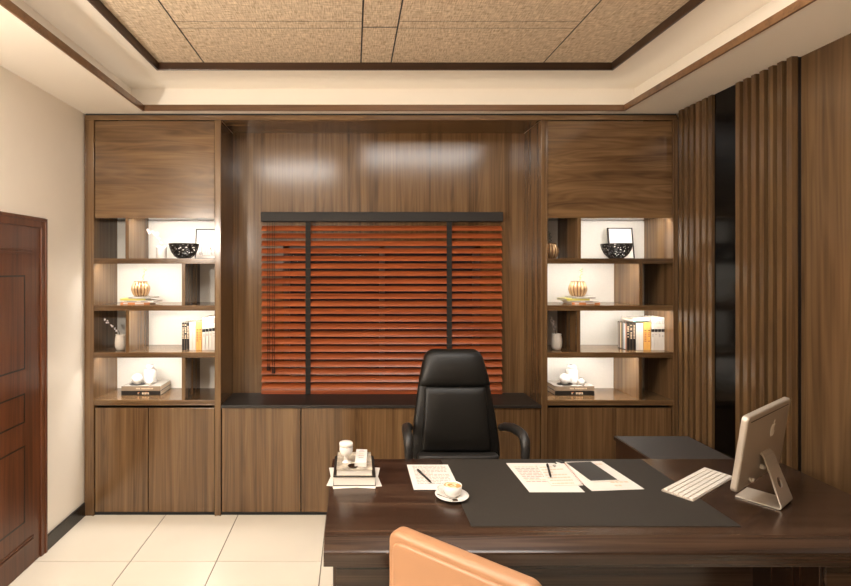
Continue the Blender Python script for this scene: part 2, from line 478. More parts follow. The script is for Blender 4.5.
ROWTOP = [fz(258.4), fz(305.3), fz(352.2), fz(399.8)]
UPB = fz(218)
def bookcase(label, xo0, x0, x1, xo1, divs, doorx, strips):
    """xo0..x0 and x1..xo1 are the side panels, x0..x1 the clear width"""
    t = thing('bookcase', label, 'bookcase', ((xo0+xo1)/2, 3.65, 0), 0, 'fitted bookcases flanking the window')
    for a, b in ((xo0, x0), (x1, xo1)):
        mb = MB()
        mb.box(a, b, FY - 0.006, YBK + 0.016, 0.0, 2.672)
        # beads on the front edge
        w = b - a
        mb.box(a, a + 0.009, FY - 0.011, FY - 0.006, 0, 2.672); mb.box(b - 0.009, b, FY - 0.011, FY - 0.006, 0, 2.672)
        mb.build('side_panel', M['wood_v'], t, bevel=0.0015, world=True)
    MB().box(x0 + 0.004, x1 - 0.004, FY, FY + 0.02, UPB, 2.668).build('upper_door', M['wood_h'], t, bevel=0.0015, world=True)
    MB().box(x0, x1, FY + 0.022, YBK, UPB + 0.014, UPB + 0.034).build('top_board', M['wood_h'], t, world=True)
    for k, z in enumerate(ROWTOP):
        mb = MB()
        mb.box(x0, x1, FY + 0.002, YBK, z - 0.026, z)
        mb.box(x0, x1, FY + 0.002, FY + 0.010, z - 0.036, z - 0.026)
        mb.box(x0, x1, FY - 0.008, FY + 0.002, z - 0.016, z)
        mb.box(x0, x1, FY - 0.003, FY + 0.002, z - 0.028, z - 0.016)
        mb.box(x0, x1, FY - 0.008, FY + 0.002, z - 0.036, z - 0.028)
        mb.build('shelf', M['wood_h'], t, bevel=0.0012, world=True)
    tops = [UPB + 0.014] + [z - 0.026 for z in ROWTOP[:3]]
    for k, (a, b) in enumerate(divs):
        MB().box(a, b, FY + 0.002, YBK, ROWTOP[k], tops[k]).build('divider', M['wood_v'], t, bevel=0.001, world=True)
    MB().box(x0, x1, YBK, YBK + 0.012, 0.73, UPB + 0.01).build('back_panel', M['backer'], t, world=True)
    for a, b in doorx:
        vdoor(t, a + 0.003, b - 0.003, fz(512), fz(408), 'lower_door')
    MB().box(x0, x1, FY + 0.022, YBK, 0.03, 0.725).build('carcass', M['black'], t, world=True)
    MB().box(x0, x1, FY + 0.008, FY + 0.03, 0.0, 0.03).build('plinth', M['black'], t, world=True)
    for k, (a, b) in enumerate(strips):
        z = tops[k]
        MB().box(a + 0.02, b - 0.02, 3.508, 3.520, z - 0.006, z - 0.0005).build('led_strip', M['ledglow'], t, world=True)
        ld = bpy.data.lights.new('shelf_led', 'AREA'); ld.shape = 'RECTANGLE'
        ld.size = (b - a) * 0.9; ld.size_y = 0.012; ld.energy = 2.7; ld.color = (1.0, 0.96, 0.91)
        lo = bpy.data.objects.new('shelf_led', ld); COL.objects.link(lo)
        lo.location = ((a + b) / 2, 3.514, z - 0.0075); lo.rotation_euler = (R(30), 0, 0)
    return t

lx0, lx1 = fx(94.4), fx(215)
ld_ = [(fx(125.2), fx(128.7)), (fx(181.6), fx(185.1)), (fx(125.5), fx(128.9)), (fx(181.6), fx(185.1))]
bcL = bookcase('tall walnut bookcase with lit shelves beside the white wall and wooden door', XL + 0.008, lx0, lx1, fx(221.2),
    ld_, [(fx(94.8), fx(148.3)), (fx(148.3), fx(214.6))],
    [(ld_[0][1], lx1), (lx0, ld_[1][0]), (ld_[2][1], lx1), (lx0, ld_[3][0])])
rx0, rx1 = fx(547), fx(672.5)
rd_ = [(fx(577.6), fx(581.1)), (fx(639.4), fx(642.9)), (fx(577.1), fx(580.6)), (fx(638.8), fx(642.3))]
bcR = bookcase('tall walnut bookcase with lit shelves beside the slatted wall', fx(540.8), rx0, rx1, fx(677),
    rd_, [(fx(547.4), fx(616)), (fx(616), fx(672))],
    [(rd_[0][1], rx1), (rx0, rd_[1][0]), (rd_[2][1], rx1), (rx0, rd_[3][0])])
# head rail running across the three units
mb = MB()
mb.box(XL + 0.008, fx(677), FY - 0.008, FY + 0.02, 2.672, 2.705)
mb.box(XL + 0.008, fx(677), FY - 0.013, FY - 0.008, 2.672, 2.679)
mb.box(XL + 0.008, fx(677), FY + 0.004, FY + 0.02, 2.705, CEIL, 1)
structure(mb.build('trim_3', [M['wood_h'], M['black']], bevel=0.0015))

mx0, mx1 = fx(221.2), fx(540.8)
sur = thing('window_surround', 'walnut panelling lining the deep recess around the blind', 'wall panelling', ((mx0+mx1)/2, YBK, 0.75))
MB().box(mx0, mx1, FY, YBK, fz(120.2), fz(120.2) + 0.02).build('head_board', M['wood_h'], sur, world=True)
mb = MB()
oz0, oz1 = 0.80, 1.86
mb.box(mx0, WX0, YBK, YBK + 0.016, 0.72, 2.69); mb.box(WX1, mx1, YBK, YBK + 0.016, 0.72, 2.69)
mb.box(WX0, WX1, YBK, YBK + 0.016, 0.72, oz0); mb.box(WX0, WX1, YBK, YBK + 0.016, oz1, 2.69)
mb.build('back_board', M['wood_v'], sur, world=True)
mb = MB()
mb.box(WX0 - 0.001, WX0 + 0.012, YBK + 0.002, YB, oz0, oz1); mb.box(WX1 - 0.012, WX1 + 0.001, YBK + 0.002, YB, oz0, oz1)
mb.box(WX0, WX1, YBK + 0.002, YB, oz1 - 0.012, oz1 + 0.001); mb.box(WX0, WX1, YBK + 0.002, YB, oz0 - 0.001, oz0 + 0.012)
mb.build('reveal_lining', M['wood_v'], sur, world=True)

base = thing('window_seat_cabinet', 'low walnut cupboard with handleless doors under the dark window ledge', 'cabinet', ((mx0+mx1)/2, 3.65, 0))
for a, b in ((fx(221.6), fx(300.9)), (fx(300.9), fx(461)), (fx(461), fx(540.4))):
    vdoor(base, a + 0.0035, b - 0.0035, fz(512), fz(408), 'door')
MB().box(mx0, mx1, FY + 0.022, YBK, 0.03, 0.726).build('carcass', M['black'], base, world=True)
MB().box(mx0, mx1, FY + 0.008, FY + 0.03, 0, 0.03).build('plinth', M['black'], base, world=True)
tag(MB().box(mx0, mx1, FY - 0.012, YBK, 0.728, fz(405)).build('window_ledge', M['counter'], bevel=0.003),
    'dark grey window ledge topping the low walnut cupboard', 'window seat')

# ---- venetian blind
UB = 3.785 / 515
def bx(p): return (p - 353) * UB
def bz(p): return H - (p - 268) * UB
BY = 3.785
bl = thing('venetian_blind', 'closed venetian blind of orange-red wooden slats with dark tapes over the window', 'blind', (bx(381.5), BY, fz(405)))
X0, X1 = bx(261.4), bx(502)
MB().box(X0, X1, BY - 0.032, BY + 0.034, bz(221.8), bz(212.4)).build('headrail', M['headrail'], bl, bevel=0.003, world=True)
mb = MB()
pitch = 7.53 * UB
for k in range(22):
    zb = bz(230.9 + 7.53 * k)
    # crowned slat, room-side edge low
    prof = []
    n = 6
    up = 0.0378; dp = 0.0365
    for i in range(n + 1):
        s = i / n
        bow = 0.0045 * math.sin(PI * s)
        prof.append((BY - dp / 2 + dp * s - bow * 0.9, zb + up * s + bow * 0.35))
    prof += [(y + 0.0026, z + 0.0012) for (y, z) in reversed(prof)]
    mb.prism(prof, X0 + 0.002, X1 - 0.002, 'X', smooth=False)
mb.build('slat', M['slat'], bl, world=True)
MB().box(X0 + 0.002, X1 - 0.002, BY - 0.014, BY + 0.014, fz(405) + 0.002, bz(389.8)).build('bottom_rail', M['slat'], bl, bevel=0.002, world=True)
for a, b in ((305.7, 310.8), (446.3, 451.4)):
    mb = MB()
    mb.box(bx(a), bx(b), BY - 0.018, BY - 0.0165, fz(405) + 0.003, bz(221.8))
    mb.build('ladder_tape', M['tape'], bl, world=True)
for a, zb in ((268.0, 370), (269.6, 370), (273, 373), (274.8, 373)):
    mb = MB().tube([(bx(a), BY - 0.021, bz(221.8)), (bx(a) + 0.002, BY - 0.022, bz(300)), (bx(a), BY - 0.021, bz(zb - 8))], 0.0016, 6)
    c = mb.build('pull_cord', M['tape'], bl, world=True)
    MB().lathe([(0.001, 0.0), (0.0048, 0.003), (0.004, 0.03), (0.0015, 0.055)], (bx(a) , BY - 0.021, bz(zb)), 10).build('tassel', M['tape'], c, world=False).location = -Vector(bl.location)

# ---- slatted wall panels
def slat_panel(label, edges, y0, y1):
    t = thing('slatted_wall_panel', label, 'wall panel', (2.2, (y0+y1)/2, 0), 0, 'slatted walnut wall panels')
    MB().box(2.192, 2.25, y0, y1, 0, CEIL - 0.001).build('backing', M['b_black'], t, world=True)
    for (a, b) in edges:
        MB().box(2.160, 2.1925, a, b, 0, CEIL - 0.001).build('batten', M['batten'], t, bevel=0.0015, world=True)
g1 = [(3.418 - 0.0567 * k - 0.036, 3.418 - 0.0567 * k) for k in range(6)]
slat_panel('slatted panel of six upright walnut battens between bookcase and black glass', g1, 3.096, FY - 0.014)
g2 = [(2.910 - 0.0571 * k - 0.031, 2.910 - 0.0571 * k) for k in range(7)]
slat_panel('slatted panel of seven upright walnut battens behind the computer', g2, 2.546, 2.912)
tag(MB().box(2.172, 2.25, 2.913, 3.095, 0.0, CEIL - 0.001).build('black_glass_panel', M['blackglass'], bevel=0.002),
    'narrow glossy black glass strip between the two slatted panels', 'wall panel')

# ------------------------------------------------------------------ desk
DZ = 0.764
desk = thing('executive_desk', 'large dark espresso wood desk with a stepped edge', 'desk', (0.95, 2.07, 0))
prof = [(2.454, 0.764), (2.454, 0.705), (1.80, 0.705), (1.76, 0.690), (1.70, 0.688), (1.692, 0.692), (1.690, 0.732),
        (1.693, 0.738), (1.699, 0.742), (1.748, 0.7615), (1.756, 0.764)]
MB().prism(prof, -0.097, 2.0, 'X').build('desktop', M['desk'], desk, bevel=0.0012, world=True)
for a, b in ((-0.07, 0.28), (1.63, 1.95)):
    p = MB().box(a, b, 1.80, 2.40, 0.0, 0.705).build('pedestal', M['desk_v'], desk, bevel=0.002, world=True)
    mb = MB()
    mb.box(a + 0.012, b - 0.012, 1.788, 1.80, 0.08, 0.664)
    mb.box(a - 0.001, b + 0.001, 1.782, 1.80, 0.668, 0.686)
    q = mb.build('front_panel', M['desk'], p, bevel=0.002); q.location = -Vector(desk.location)
MB().box(0.28, 1.63, 2.10, 2.125, 0.12, 0.705).build('modesty_panel', M['desk'], desk, world=True)

ret = thing('desk_return', 'low dark side cabinet with inset grey top between desk and bookcase', 'side cabinet', (1.79, 2.78, 0))
MB().box(1.575, 2.012, 2.47, 3.09, 0.0, 0.640).build('body', M['desk_v'], ret, bevel=0.002, world=True)
MB().box(1.567, 2.02, 2.462, 3.10, 0.640, 0.663).build('top', M['desk_v'], ret, bevel=0.003, world=True)
MB().box(1.578, 2.008, 2.47, 3.09, 0.663, 0.6645).build('top_inlay', M['mat2'], ret, world=True)

tag(MB().box(0.416, 1.366, 1.81, 2.445, DZ, DZ + 0.003).build('desk_mat', M['mat'], bevel=0.0012),
    'large dark grey leather blotter lying on the desk', 'desk mat')
MZ = DZ + 0.003

# ---- papers
def sheet(name, label, quad, z, cat='paper', group='printed pages on the desk', th=0.0008):
    cx = sum(p[0] for p in quad) / 4; cy = sum(p[1] for p in quad) / 4
    t = thing(name, label, cat, (cx, cy, z), 0, group)
    mb = MB(); mb.prism([(x - cx, y - cy) for x, y in quad], 0, th, 'Z'); mb.build('sheet', M['paper'], t)
    return t, cx, cy
def text_lines(t, u0, u1, v0, v1, z, quadlocal, rows, mats, name='printed_text', th=0.0003):
    """rows of short word bars inside a sheet, u across 0..1, v down 0..1"""
    a, b, c, d = [Vector((p[0], p[1])) for p in quadlocal]     # TL TR BR BL
    def P(u, v): return (a * (1-u) + b * u) * (1-v) + (d * (1-u) + c * u) * v
    mb = MB()
    for r_ in range(rows):
        v = v0 + (v1 - v0) * r_ / max(1, rows - 1)
        h = (v1 - v0) / rows * 0.42
        u = u0; stop = u1 if random.random() < 0.75 else u0 + (u1 - u0) * random.uniform(0.35, 0.8)
        mi = random.choice(range(len(mats)))
        while u < stop - 0.03:
            w = random.uniform(0.03, 0.12); w = min(w, stop - u)
            q = [P(u, v), P(u + w, v), P(u + w, v + h), P(u, v + h)]
            mb.prism([(p.x, p.y) for p in q], z, z + th, 'Z', mi)
            u += w + 0.018
    return mb.build(name, mats, t)
q = [(0.248, 2.373), (0.437, 2.373), (0.438, 2.105), (0.249, 2.105)]
t, cx, cy = sheet('printed_page', 'white printed page under the pen beside the coffee cup', q, MZ + 0.0002)
ql = [(x - cx, y - cy) for x, y in q]
text_lines(t, 0.12, 0.92, 0.06, 0.76, 0.0008, ql, 13, [M['ink'], M['ink_red'], M['ink']])
q = [(0.711, 2.393), (0.936, 2.393), (0.938, 2.083), (0.714, 2.083)]
t, cx, cy = sheet('printed_page', 'white printed page lying under the small notepad on the blotter', q, MZ)
ql = [(x - cx, y - cy) for x, y in q]
text_lines(t, 0.1, 0.9, 0.14, 0.66, 0.0008, ql, 10, [M['ink_red'], M['ink'], M['ink_pale']])
q = [(0.946, 2.406), (1.166, 2.418), (1.195, 2.112), (0.972, 2.094)]
t, cx, cy = sheet('printed_page', 'white page lying under the dark slate tablet', q, MZ)
ql = [(x - cx, y - cy) for x, y in q]
text_lines(t, 0.55, 0.92, 0.1, 0.85, 0.0008, ql, 8, [M['ink_pale'], M['paper']])
# notepad
q = [(0.838, 2.361), (0.975, 2.378), (0.958, 2.145), (0.824, 2.138)]
cx, cy = 0.899, 2.255
t = thing('notepad', 'small white notepad with bound edge under the upright-lying pen on the blotter', 'notepad', (cx, cy, MZ + 0.0008))
ql = [(x - cx, y - cy) for x, y in q]
MB().prism(ql, 0, 0.004, 'Z').build('page_block', M['paper'], t)
text_lines(t, 0.06, 0.8, 0.12, 0.9, 0.004, ql, 7, [M['ink_pale']], 'ruled_line')
mb = MB()
for k in range(16):
    s = (k + 0.5) / 16
    px = ql[1][0] * (1 - s) + ql[2][0] * s; py = ql[1][1] * (1 - s) + ql[2][1] * s
    mb.tube([(px + 0.004 * math.cos(a), py, 0.003 + 0.004 * math.sin(a)) for a in [i * PI / 4 for i in range(8)]], 0.0009, 5, cyc=True)
mb.build('spiral_binding', M['b_rust'], t)
# tablet
t = thing('tablet', 'dark slate-faced tablet with white rim lying on a white page', 'tablet', (1.055, 2.286, MZ + 0.0009), R(5.7))
MB().prism(rounded(0.128, 0.214, 0.008), 0, 0.006, 'Z').build('housing', M['paper'], t, bevel=0.001)
MB().prism(rounded(0.120, 0.205, 0.004), 0.006, 0.0066, 'Z').build('screen', M['slate'], t)
# small paper clip like holder at the top of the page
t = thing('binder_clip', 'tiny black binder clip on the page edge above the notepad', 'clip', (0.965, 2.40, MZ + 0.001), R(-50))
MB().prism([(-0.007, 0), (0.007, 0), (0.004, 0.008), (-0.004, 0.008)], -0.02, 0.02, 'X').build('clamp', M['b_black'], t)
MB().tube([(-0.012, 0.006, 0.007), (-0.009, 0.018, 0.006), (0.009, 0.018, 0.006), (0.012, 0.006, 0.007)], 0.001, 5).build('wire_handle', M['steel'], t)
t = thing('push_pin', 'small grey round pin head on the notepad', 'pin', (0.913, 2.335, MZ + 0.0048))
MB().lathe([(0.002, 0), (0.003, 0.002), (0.007, 0.004), (0.008, 0.006), (0.005, 0.009)], (0, 0, 0), 14).build('pin_head', M['b_silver'], t)
def pen(label, p0, p1, z):
    p0 = Vector(p0); p1 = Vector(p1); c = (p0 + p1) / 2; L = (p1 - p0).length; a = math.atan2(p1.y - p0.y, p1.x - p0.x)
    t = thing('pen', label, 'pen', (c.x, c.y, z), a, 'black pens on the desk')
    r = 0.0045
    X = Matrix.Rotation(PI/2, 4, 'Y')
    MB().lathe([(0.0008, -L/2), (0.002, -L/2 + 0.006), (r, -L/2 + 0.02), (r, L/2 - 0.045)], (0,0,0), 14, xf=Matrix.Translation((0,0,r)) @ X).build('barrel', M['b_black'], t)
    MB().lathe([(r * 1.1, L/2 - 0.045), (r * 1.15, L/2 - 0.005), (r * 0.8, L/2)], (0,0,0), 14, xf=Matrix.Translation((0,0,r)) @ X).build('cap', M['plastic'], t)
    MB().box(L/2 - 0.04, L/2 - 0.004, -0.0012, 0.0012, 2.0*r, 2.0*r + 0.0015).build('clip', M['steel'], t)
pen('black pen lying on the printed page beside the coffee cup', (0.330, 2.16), (0.288, 2.302), MZ + 0.0016)
pen('black pen lying on the small notepad', (0.848, 2.206), (0.888, 2.355), MZ + 0.0053)

# ---- coffee cup and saucer
sau = thing('saucer', 'round white saucer holding the coffee cup on the desk', 'saucer', (0.391, 2.037, MZ - 0.0005))
MB().lathe([(0.03, 0), (0.034, 0.002), (0.055, 0.007), (0.066, 0.012), (0.066, 0.0135), (0.054, 0.009), (0.03, 0.005), (0.004, 0.005)], (0,0,0), 40).build('plate', M['frost'], sau)
cup = thing('coffee_cup', 'white coffee cup of foamy latte on the saucer', 'cup', (0.395, 2.045, MZ + 0.005))
MB().lathe([(0.022, 0), (0.023, 0.002), (0.032, 0.008), (0.0355, 0.02), (0.037, 0.043), (0.0358, 0.043), (0.034, 0.036), (0.002, 0.034)], (0,0,0), 40).build('bowl', M['frost'], cup)
MB().lathe([(0.0338, 0.0345), (0.034, 0.0385), (0.026, 0.039), (0.002, 0.0392)], (0,0,0), 36).build('latte', M['coffee'], cup)
mb = MB()
mb.tube([(0.0 + 0.024 * math.cos(a), 0.022 * math.sin(a), 0.0395) for a in [R(30 + i * 14) for i in range(20)]], 0.0035, 6, flat=0.3)
mb.tube([(0.002 + 0.010 * math.cos(a), 0.009 * math.sin(a), 0.0396) for a in [R(200 + i * 18) for i in range(15)]], 0.003, 6, flat=0.3)
mb.build('milk_swirl', M['foam'], cup)
MB().tube([(-0.034, 0.004, 0.036), (-0.050, 0.010, 0.037), (-0.056, 0.012, 0.026), (-0.047, 0.009, 0.014), (-0.031, 0.004, 0.011)], 0.0038, 8).build('handle', M['frost'], cup)
sp = thing('teaspoon', 'small dark metal teaspoon resting on the saucer', 'spoon', (0.372, 2.003, MZ + 0.0105), R(-38))
MB().tube([(-0.05, 0, 0.004), (-0.02, 0, 0.002), (0.018, 0, 0.0015)], [0.0022, 0.0016, 0.0016], 8, flat=0.6).build('stem', M['steel'], sp)
MB().ball((0.028, 0, 0.002), 0.011, 14, 8, sz=0.25).build('scoop', M['steel'], sp)

# ---- keyboard
kb = thing('keyboard', 'thin pale keyboard lying beside the computer stand', 'keyboard', (1.455, 2.164, DZ), R(35))
MB().prism([(-0.058, 0.0), (0.058, 0.0), (0.058, 0.010), (-0.058, 0.005)], -0.205, 0.205, 'X').build('tray', M['silver'], kb, bevel=0.0015)
mb = MB()
for r_ in range(6):
    y = 0.046 - r_ * 0.0183
    n = 14 if r_ < 5 else 8
    x = -0.197; k = 0
    widths = [0.0265] * 14 if r_ < 5 else [0.025, 0.025, 0.03, 0.14, 0.03, 0.025, 0.04, 0.056]
    if r_ == 0: widths = [0.0265] * 14
    tot = sum(widths); s = 0.394 / tot
    for w in widths:
        w *= s
        z = 0.0082 + (y) * 0.043
        mb.box(x + 0.0013, x + w - 0.0013, y - 0.0075, y + 0.0075, z - 0.002, z + 0.0022)
        x += w
mb.build('key', M['key'], kb, bevel=0.0006, seg=1)

# ---- all-in-one computer
def norm2(x, y):
    l = math.hypot(x, y); return x / l, y / l
pc = thing('desktop_computer', 'silver all-in-one computer on an L-shaped stand with the back showing', 'computer', (1.612, 2.03, DZ), R(36))
# local axes: x along the panel, +y towards the screen side
TILT = R(7.5)
XF = Matrix.Translation((0.0, 0.018, 0.082)) @ Matrix.Rotation(TILT, 4, 'X')
W, HH = 0.498, 0.290
mb = MB()
out = rounded(W, HH, 0.014, 5)
rings = []
for y, s in ((0.011, 0.0), (0.009, 0.004), (-0.006, 0.004), (-0.010, 0.001), (-0.012, -0.006)):
    o2 = rounded(W + 2*s - 0.008, HH + 2*s - 0.008, 0.014 + s, 5)
    rings.append([(p[0], y, p[1] + HH/2) for p in o2])
mb.loft(rings, smooth=False, xf=XF)
hs = mb.build('housing', M['silver'], pc)
MB().prism([(p[0], p[1] + HH/2) for p in rounded(W - 0.02, HH - 0.02, 0.006)], 0.011, 0.0118, 'Y', xf=XF).build('screen', M['screen'], pc)
MB().box(-W/2 + 0.03, W/2 - 0.03, -0.0128, -0.0115, HH - 0.0235, HH - 0.0205, xf=XF).build('vent_slot', M['ink_black'], pc)
# maker's mark on the back: bitten fruit with a leaf
def bez(p0, p1, p2, p3, n=8):
    return [tuple((1-t)**3*a + 3*(1-t)**2*t*b + 3*(1-t)*t*t*c + t**3*d for a, b, c, d in zip(p0, p1, p2, p3)) for t in [i / n for i in range(n)]]
half_l = bez((0, 0.62), (-0.25, 0.80), (-0.78, 0.72), (-0.84, 0.10)) + bez((-0.84, 0.10), (-0.88, -0.45), (-0.5, -1.0), (-0.28, -1.0)) + bez((-0.28, -1.0), (-0.15, -1.0), (-0.12, -0.90), (0, -0.90))
half_r = bez((0, -0.90), (0.12, -0.90), (0.15, -1.0), (0.28, -1.0)) + bez((0.28, -1.0), (0.45, -1.0), (0.66, -0.70), (0.76, -0.42)) + \
    bez((0.76, -0.42), (0.36, -0.22), (0.34, 0.36), (0.70, 0.52)) + bez((0.70, 0.52), (0.52, 0.80), (0.18, 0.74), (0, 0.62))
body = half_l + half_r
leaf = bez((0.02, 0.76), (0.02, 1.0), (0.2, 1.2), (0.36, 1.22)) + bez((0.36, 1.22), (0.38, 1.0), (0.2, 0.78), (0.02, 0.76))
S = 0.030
LX = Matrix.Translation((0.055, 0, HH * 0.665))
# seen from the back the panel's x axis runs left to right
mb = MB()
mb.prism([(x * S, y * S) for x, y in body], -0.0136, -0.0115, 'Y', xf=XF @ LX)
mb.prism([(x * S, y * S) for x, y in leaf], -0.0136, -0.0115, 'Y', xf=XF @ LX)
mb.build('logo', M['logo'], pc)
# plugs in the back ports
for (x, z, r_) in ((-0.02, 0.055, 0.010), (-0.135, 0.030, 0.007)):
    mb = MB().lathe([(r_, 0), (r_, 0.012), (r_ * 0.7, 0.016)], (0,0,0), 14, xf=XF @ Matrix.Translation((x, -0.0115, z)) @ Matrix.Rotation(PI/2, 4, 'X'))
    mb.box(x - 0.013, x + 0.013, -0.026, -0.020, z - 0.004, z + 0.004, xf=XF)
    mb.build('plug', M['logo'], pc)
# stand: foot plate, bend and sloping arm with a cable hole
mb = MB()
def arm_pt(s):   # centre line of the sloping arm: from bend to hinge
    return Vector((0, -0.078 + 0.060 * s, 0.012 + 0.168 * s))
sw = 0.066; thk = 0.005
path = [(0.068, 0.004), (0.0, 0.004), (-0.066, 0.004), (-0.074, 0.006), (-0.077, 0.013)]
path += [(-0.077 + 0.056 * s, 0.013 + 0.167 * s) for s in (0.3, 0.42, 0.54, 0.8, 1.0)]
path += [(-0.012, 0.190), (0.002, 0.192)]
def offs(path, t):
    out = []
    for i, p in enumerate(path):
        a = path[max(0, i-1)]; b = path[min(len(path)-1, i+1)]
        dx, dy = b[0]-a[0], b[1]-a[1]; l = math.hypot(dx, dy)
        out.append((p[0] + dy / l * t, p[1] - dx / l * t))
    return out
pa = offs(path, thk/2); pb = offs(path, -thk/2)
def wid(i): return sw if i < 5 else sw * (1 - 0.25 * min(1, (i - 4) / 6))
# strip quads; the hole is bridged by an octagon in the span between path 6 and 7
def P3(p, x): return (x, p[0], p[1])
nP = len(path)
V = []
for i in range(nP):
    w = wid(i)
    V += [P3(pa[i], -w), P3(pa[i], w), P3(pb[i], w), P3(pb[i], -w)]
F = []
HOLE = 6
for i in range(nP - 1):
    o, o2 = i*4, (i+1)*4
    F.append((o+1, o2+1, o2+2, o+2)); F.append((o+3, o2+3, o2, o))
    if i in (HOLE - 1, HOLE): continue
    F.append((o, o2, o2+1, o+1)); F.append((o+2, o2+2, o2+3, o+3))
F.append((0, 1, 2, 3)); e = (nP-1)*4; F.append((e+3, e+2, e+1, e))
# ring around the hole
a0, a1 = HOLE - 1, HOLE + 1
for side, (pp, sgn) in enumerate(((pa, 1), (pb, -1))):
    cidx = []
    ccen = Vector(((pp[a0][0] + pp[a1][0]) / 2, (pp[a0][1] + pp[a1][1]) / 2))
    ax = Vector((pp[a1][0] - pp[a0][0], pp[a1][1] - pp[a0][1])); half = ax.length / 2; ax.normalize()
    hr = 0.021
    start = len(V)
    for k in range(16):
        a = 2*PI*k/16
        V.append((hr * math.cos(a), ccen.x + ax.x * hr * math.sin(a), ccen.y + ax.y * hr * math.sin(a)))
    # outer: corners in order: right-mid, top right, top left, bottom left, bottom right mapped to 16 points on the rectangle
    outer = []
    for k in range(16):
        a = 2*PI*k/16; c, s_ = math.cos(a), math.sin(a)
        m = max(abs(c), abs(s_)); c /= m; s_ /= m
        f_ = (s_ + 1) / 2
        w = wid(a0) * (1 - f_) + wid(a1) * f_
        outer.append(len(V)); V.append((w * c, ccen.x + ax.x * half * s_, ccen.y + ax.y * half * s_))
    for k in range(16):
        k2 = (k+1) % 16
        F.append((start + k, start + k2, outer[k2], outer[k]))
    if side == 0: s0 = start
    else:
        for k in range(16):
            k2 = (k+1) % 16
            F.append((s0 + k, s0 + k2, start + k2, start + k))
mb.add(V, F)
st = mb.build('stand', M['silver'], pc)

# ---- stack on the desk corner
def book_parts(t, T, Hh, D, cover, mode='upright', page=None, xf=None, brd=0.002, marks=()):
    """spine at d=0. t thickness, h along the spine, d depth"""
    def mp(bt, bd, bh):
        if mode == 'upright': return (bt[0], bt[1], bd[0], bd[1], bh[0], bh[1])
        if mode == 'flat': return (bh[0] - Hh/2, bh[1] - Hh/2, bd[0], bd[1], bt[0], bt[1])
        if mode == 'flat_back': return (bh[0] - Hh/2, bh[1] - Hh/2, D - bd[1], D - bd[0], bt[0], bt[1])
    mb = MB()
    mb.box(*mp((0, brd), (0, D), (0, Hh))); mb.box(*mp((T - brd, T), (0, D), (0, Hh))); mb.box(*mp((0, T), (0, brd), (0, Hh)))
    mb.build('cover', cover, t)
    MB().box(*mp((brd, T - brd), (brd, D - 0.003), (0.003, Hh - 0.003))).build('page_block', page or M['page'], t)
    if marks:
        mm = []
        mb = MB()
        if len(marks) <= 3:
            for (t0, t1, h0, h1, m) in marks:
                MB().box(*mp((t0, t1), (-0.0006, 0.0004), (h0, h1))).build('spine_print', m, t)
            return
        for (t0, t1, h0, h1, m) in marks:
            if m not in mm: mm.append(m)
            mb.box(*mp((t0, t1), (-0.0006, 0.0004), (h0, h1)), mi=mm.index(m))
        mb.build('spine_print', mm, t)

for k, (a, lab) in enumerate(((7, 'loose white sheet under the book stack, the lower and turned one way'), (-8, 'loose white sheet under the book stack, the upper and turned the other way'))):
    t = thing('loose_sheet', lab, 'paper', (0.006, 2.245, DZ + 0.0012 * k), R(a), 'loose sheets under the book stack')
    MB().box(-0.102, 0.102, -0.112, 0.112, 0, 0.001).build('sheet', M['paper'], t)
t = thing('book', 'thick dark-covered book with pale page edges at the bottom of the desk stack', 'book', (0.006, 2.142, DZ + 0.0025), 0, 'books stacked on the desk')
book_parts(t, 0.040, 0.178, 0.235, M['counter'], 'flat_back', M['paper'], brd=0.003)
t = thing('book', 'smaller book with marbled silver cover on top of the desk stack', 'book', (0.006, 2.150, DZ + 0.0427), 0, 'books stacked on the desk')
book_parts(t, 0.026, 0.150, 0.205, M['marbled'], 'flat_back', M['paper'])
BZ = DZ + 0.0687
t = thing('goblet_candle', 'white frosted goblet-shaped candle jar on the marbled book', 'candle', (-0.030, 2.235, BZ))
MB().lathe([(0.002, 0), (0.020, 0), (0.020, 0.003), (0.010, 0.006), (0.009, 0.022), (0.013, 0.03), (0.024, 0.042), (0.0285, 0.056), (0.0285, 0.078), (0.027, 0.080)], (0,0,0), 36, xf=Matrix.Scale(0.86, 4, Vector((0,0,1)))).build('goblet', M['frost'], t)
MB().lathe([(0.027, 0.080), (0.0295, 0.082), (0.0295, 0.096), (0.027, 0.100), (0.01, 0.102), (0.001, 0.102)], (0,0,0), 36, xf=Matrix.Scale(0.86, 4, Vector((0,0,1)))).build('lid', M['frost'], t)
t = thing('small_carton', 'small flat white carton with faint red print on the marbled book', 'box', (0.036, 2.255, BZ), R(-3))
MB().box(-0.025, 0.025, -0.08, 0.08, 0, 0.020).build('carton', M['frost'], t, bevel=0.0015)
mb = MB()
for y, w, mi in ((0.062, 0.018, 0), (0.05, 0.026, 1), (0.03, 0.02, 2), (0.018, 0.02, 2), (0.0, 0.022, 0), (-0.004, 0.026, 0), (-0.02, 0.02, 1), (-0.027, 0.024, 1)):
    mb.box(-w/2, w/2, y - 0.0022, y + 0.0022, 0.020, 0.0204, mi)
mb.build('print', [M['ink_red'], M['ink'], M['ink_pale']], t)
t = thing('ring_tray', 'tiny silver trinket lying on the marbled book in front of the goblet', 'trinket', (0.0, 2.178, BZ))
MB().lathe([(0.012, 0), (0.020, 0.003), (0.022, 0.007), (0.019, 0.005), (0.002, 0.003)], (0,0,0), 20).build('dish', M['steel'], t)

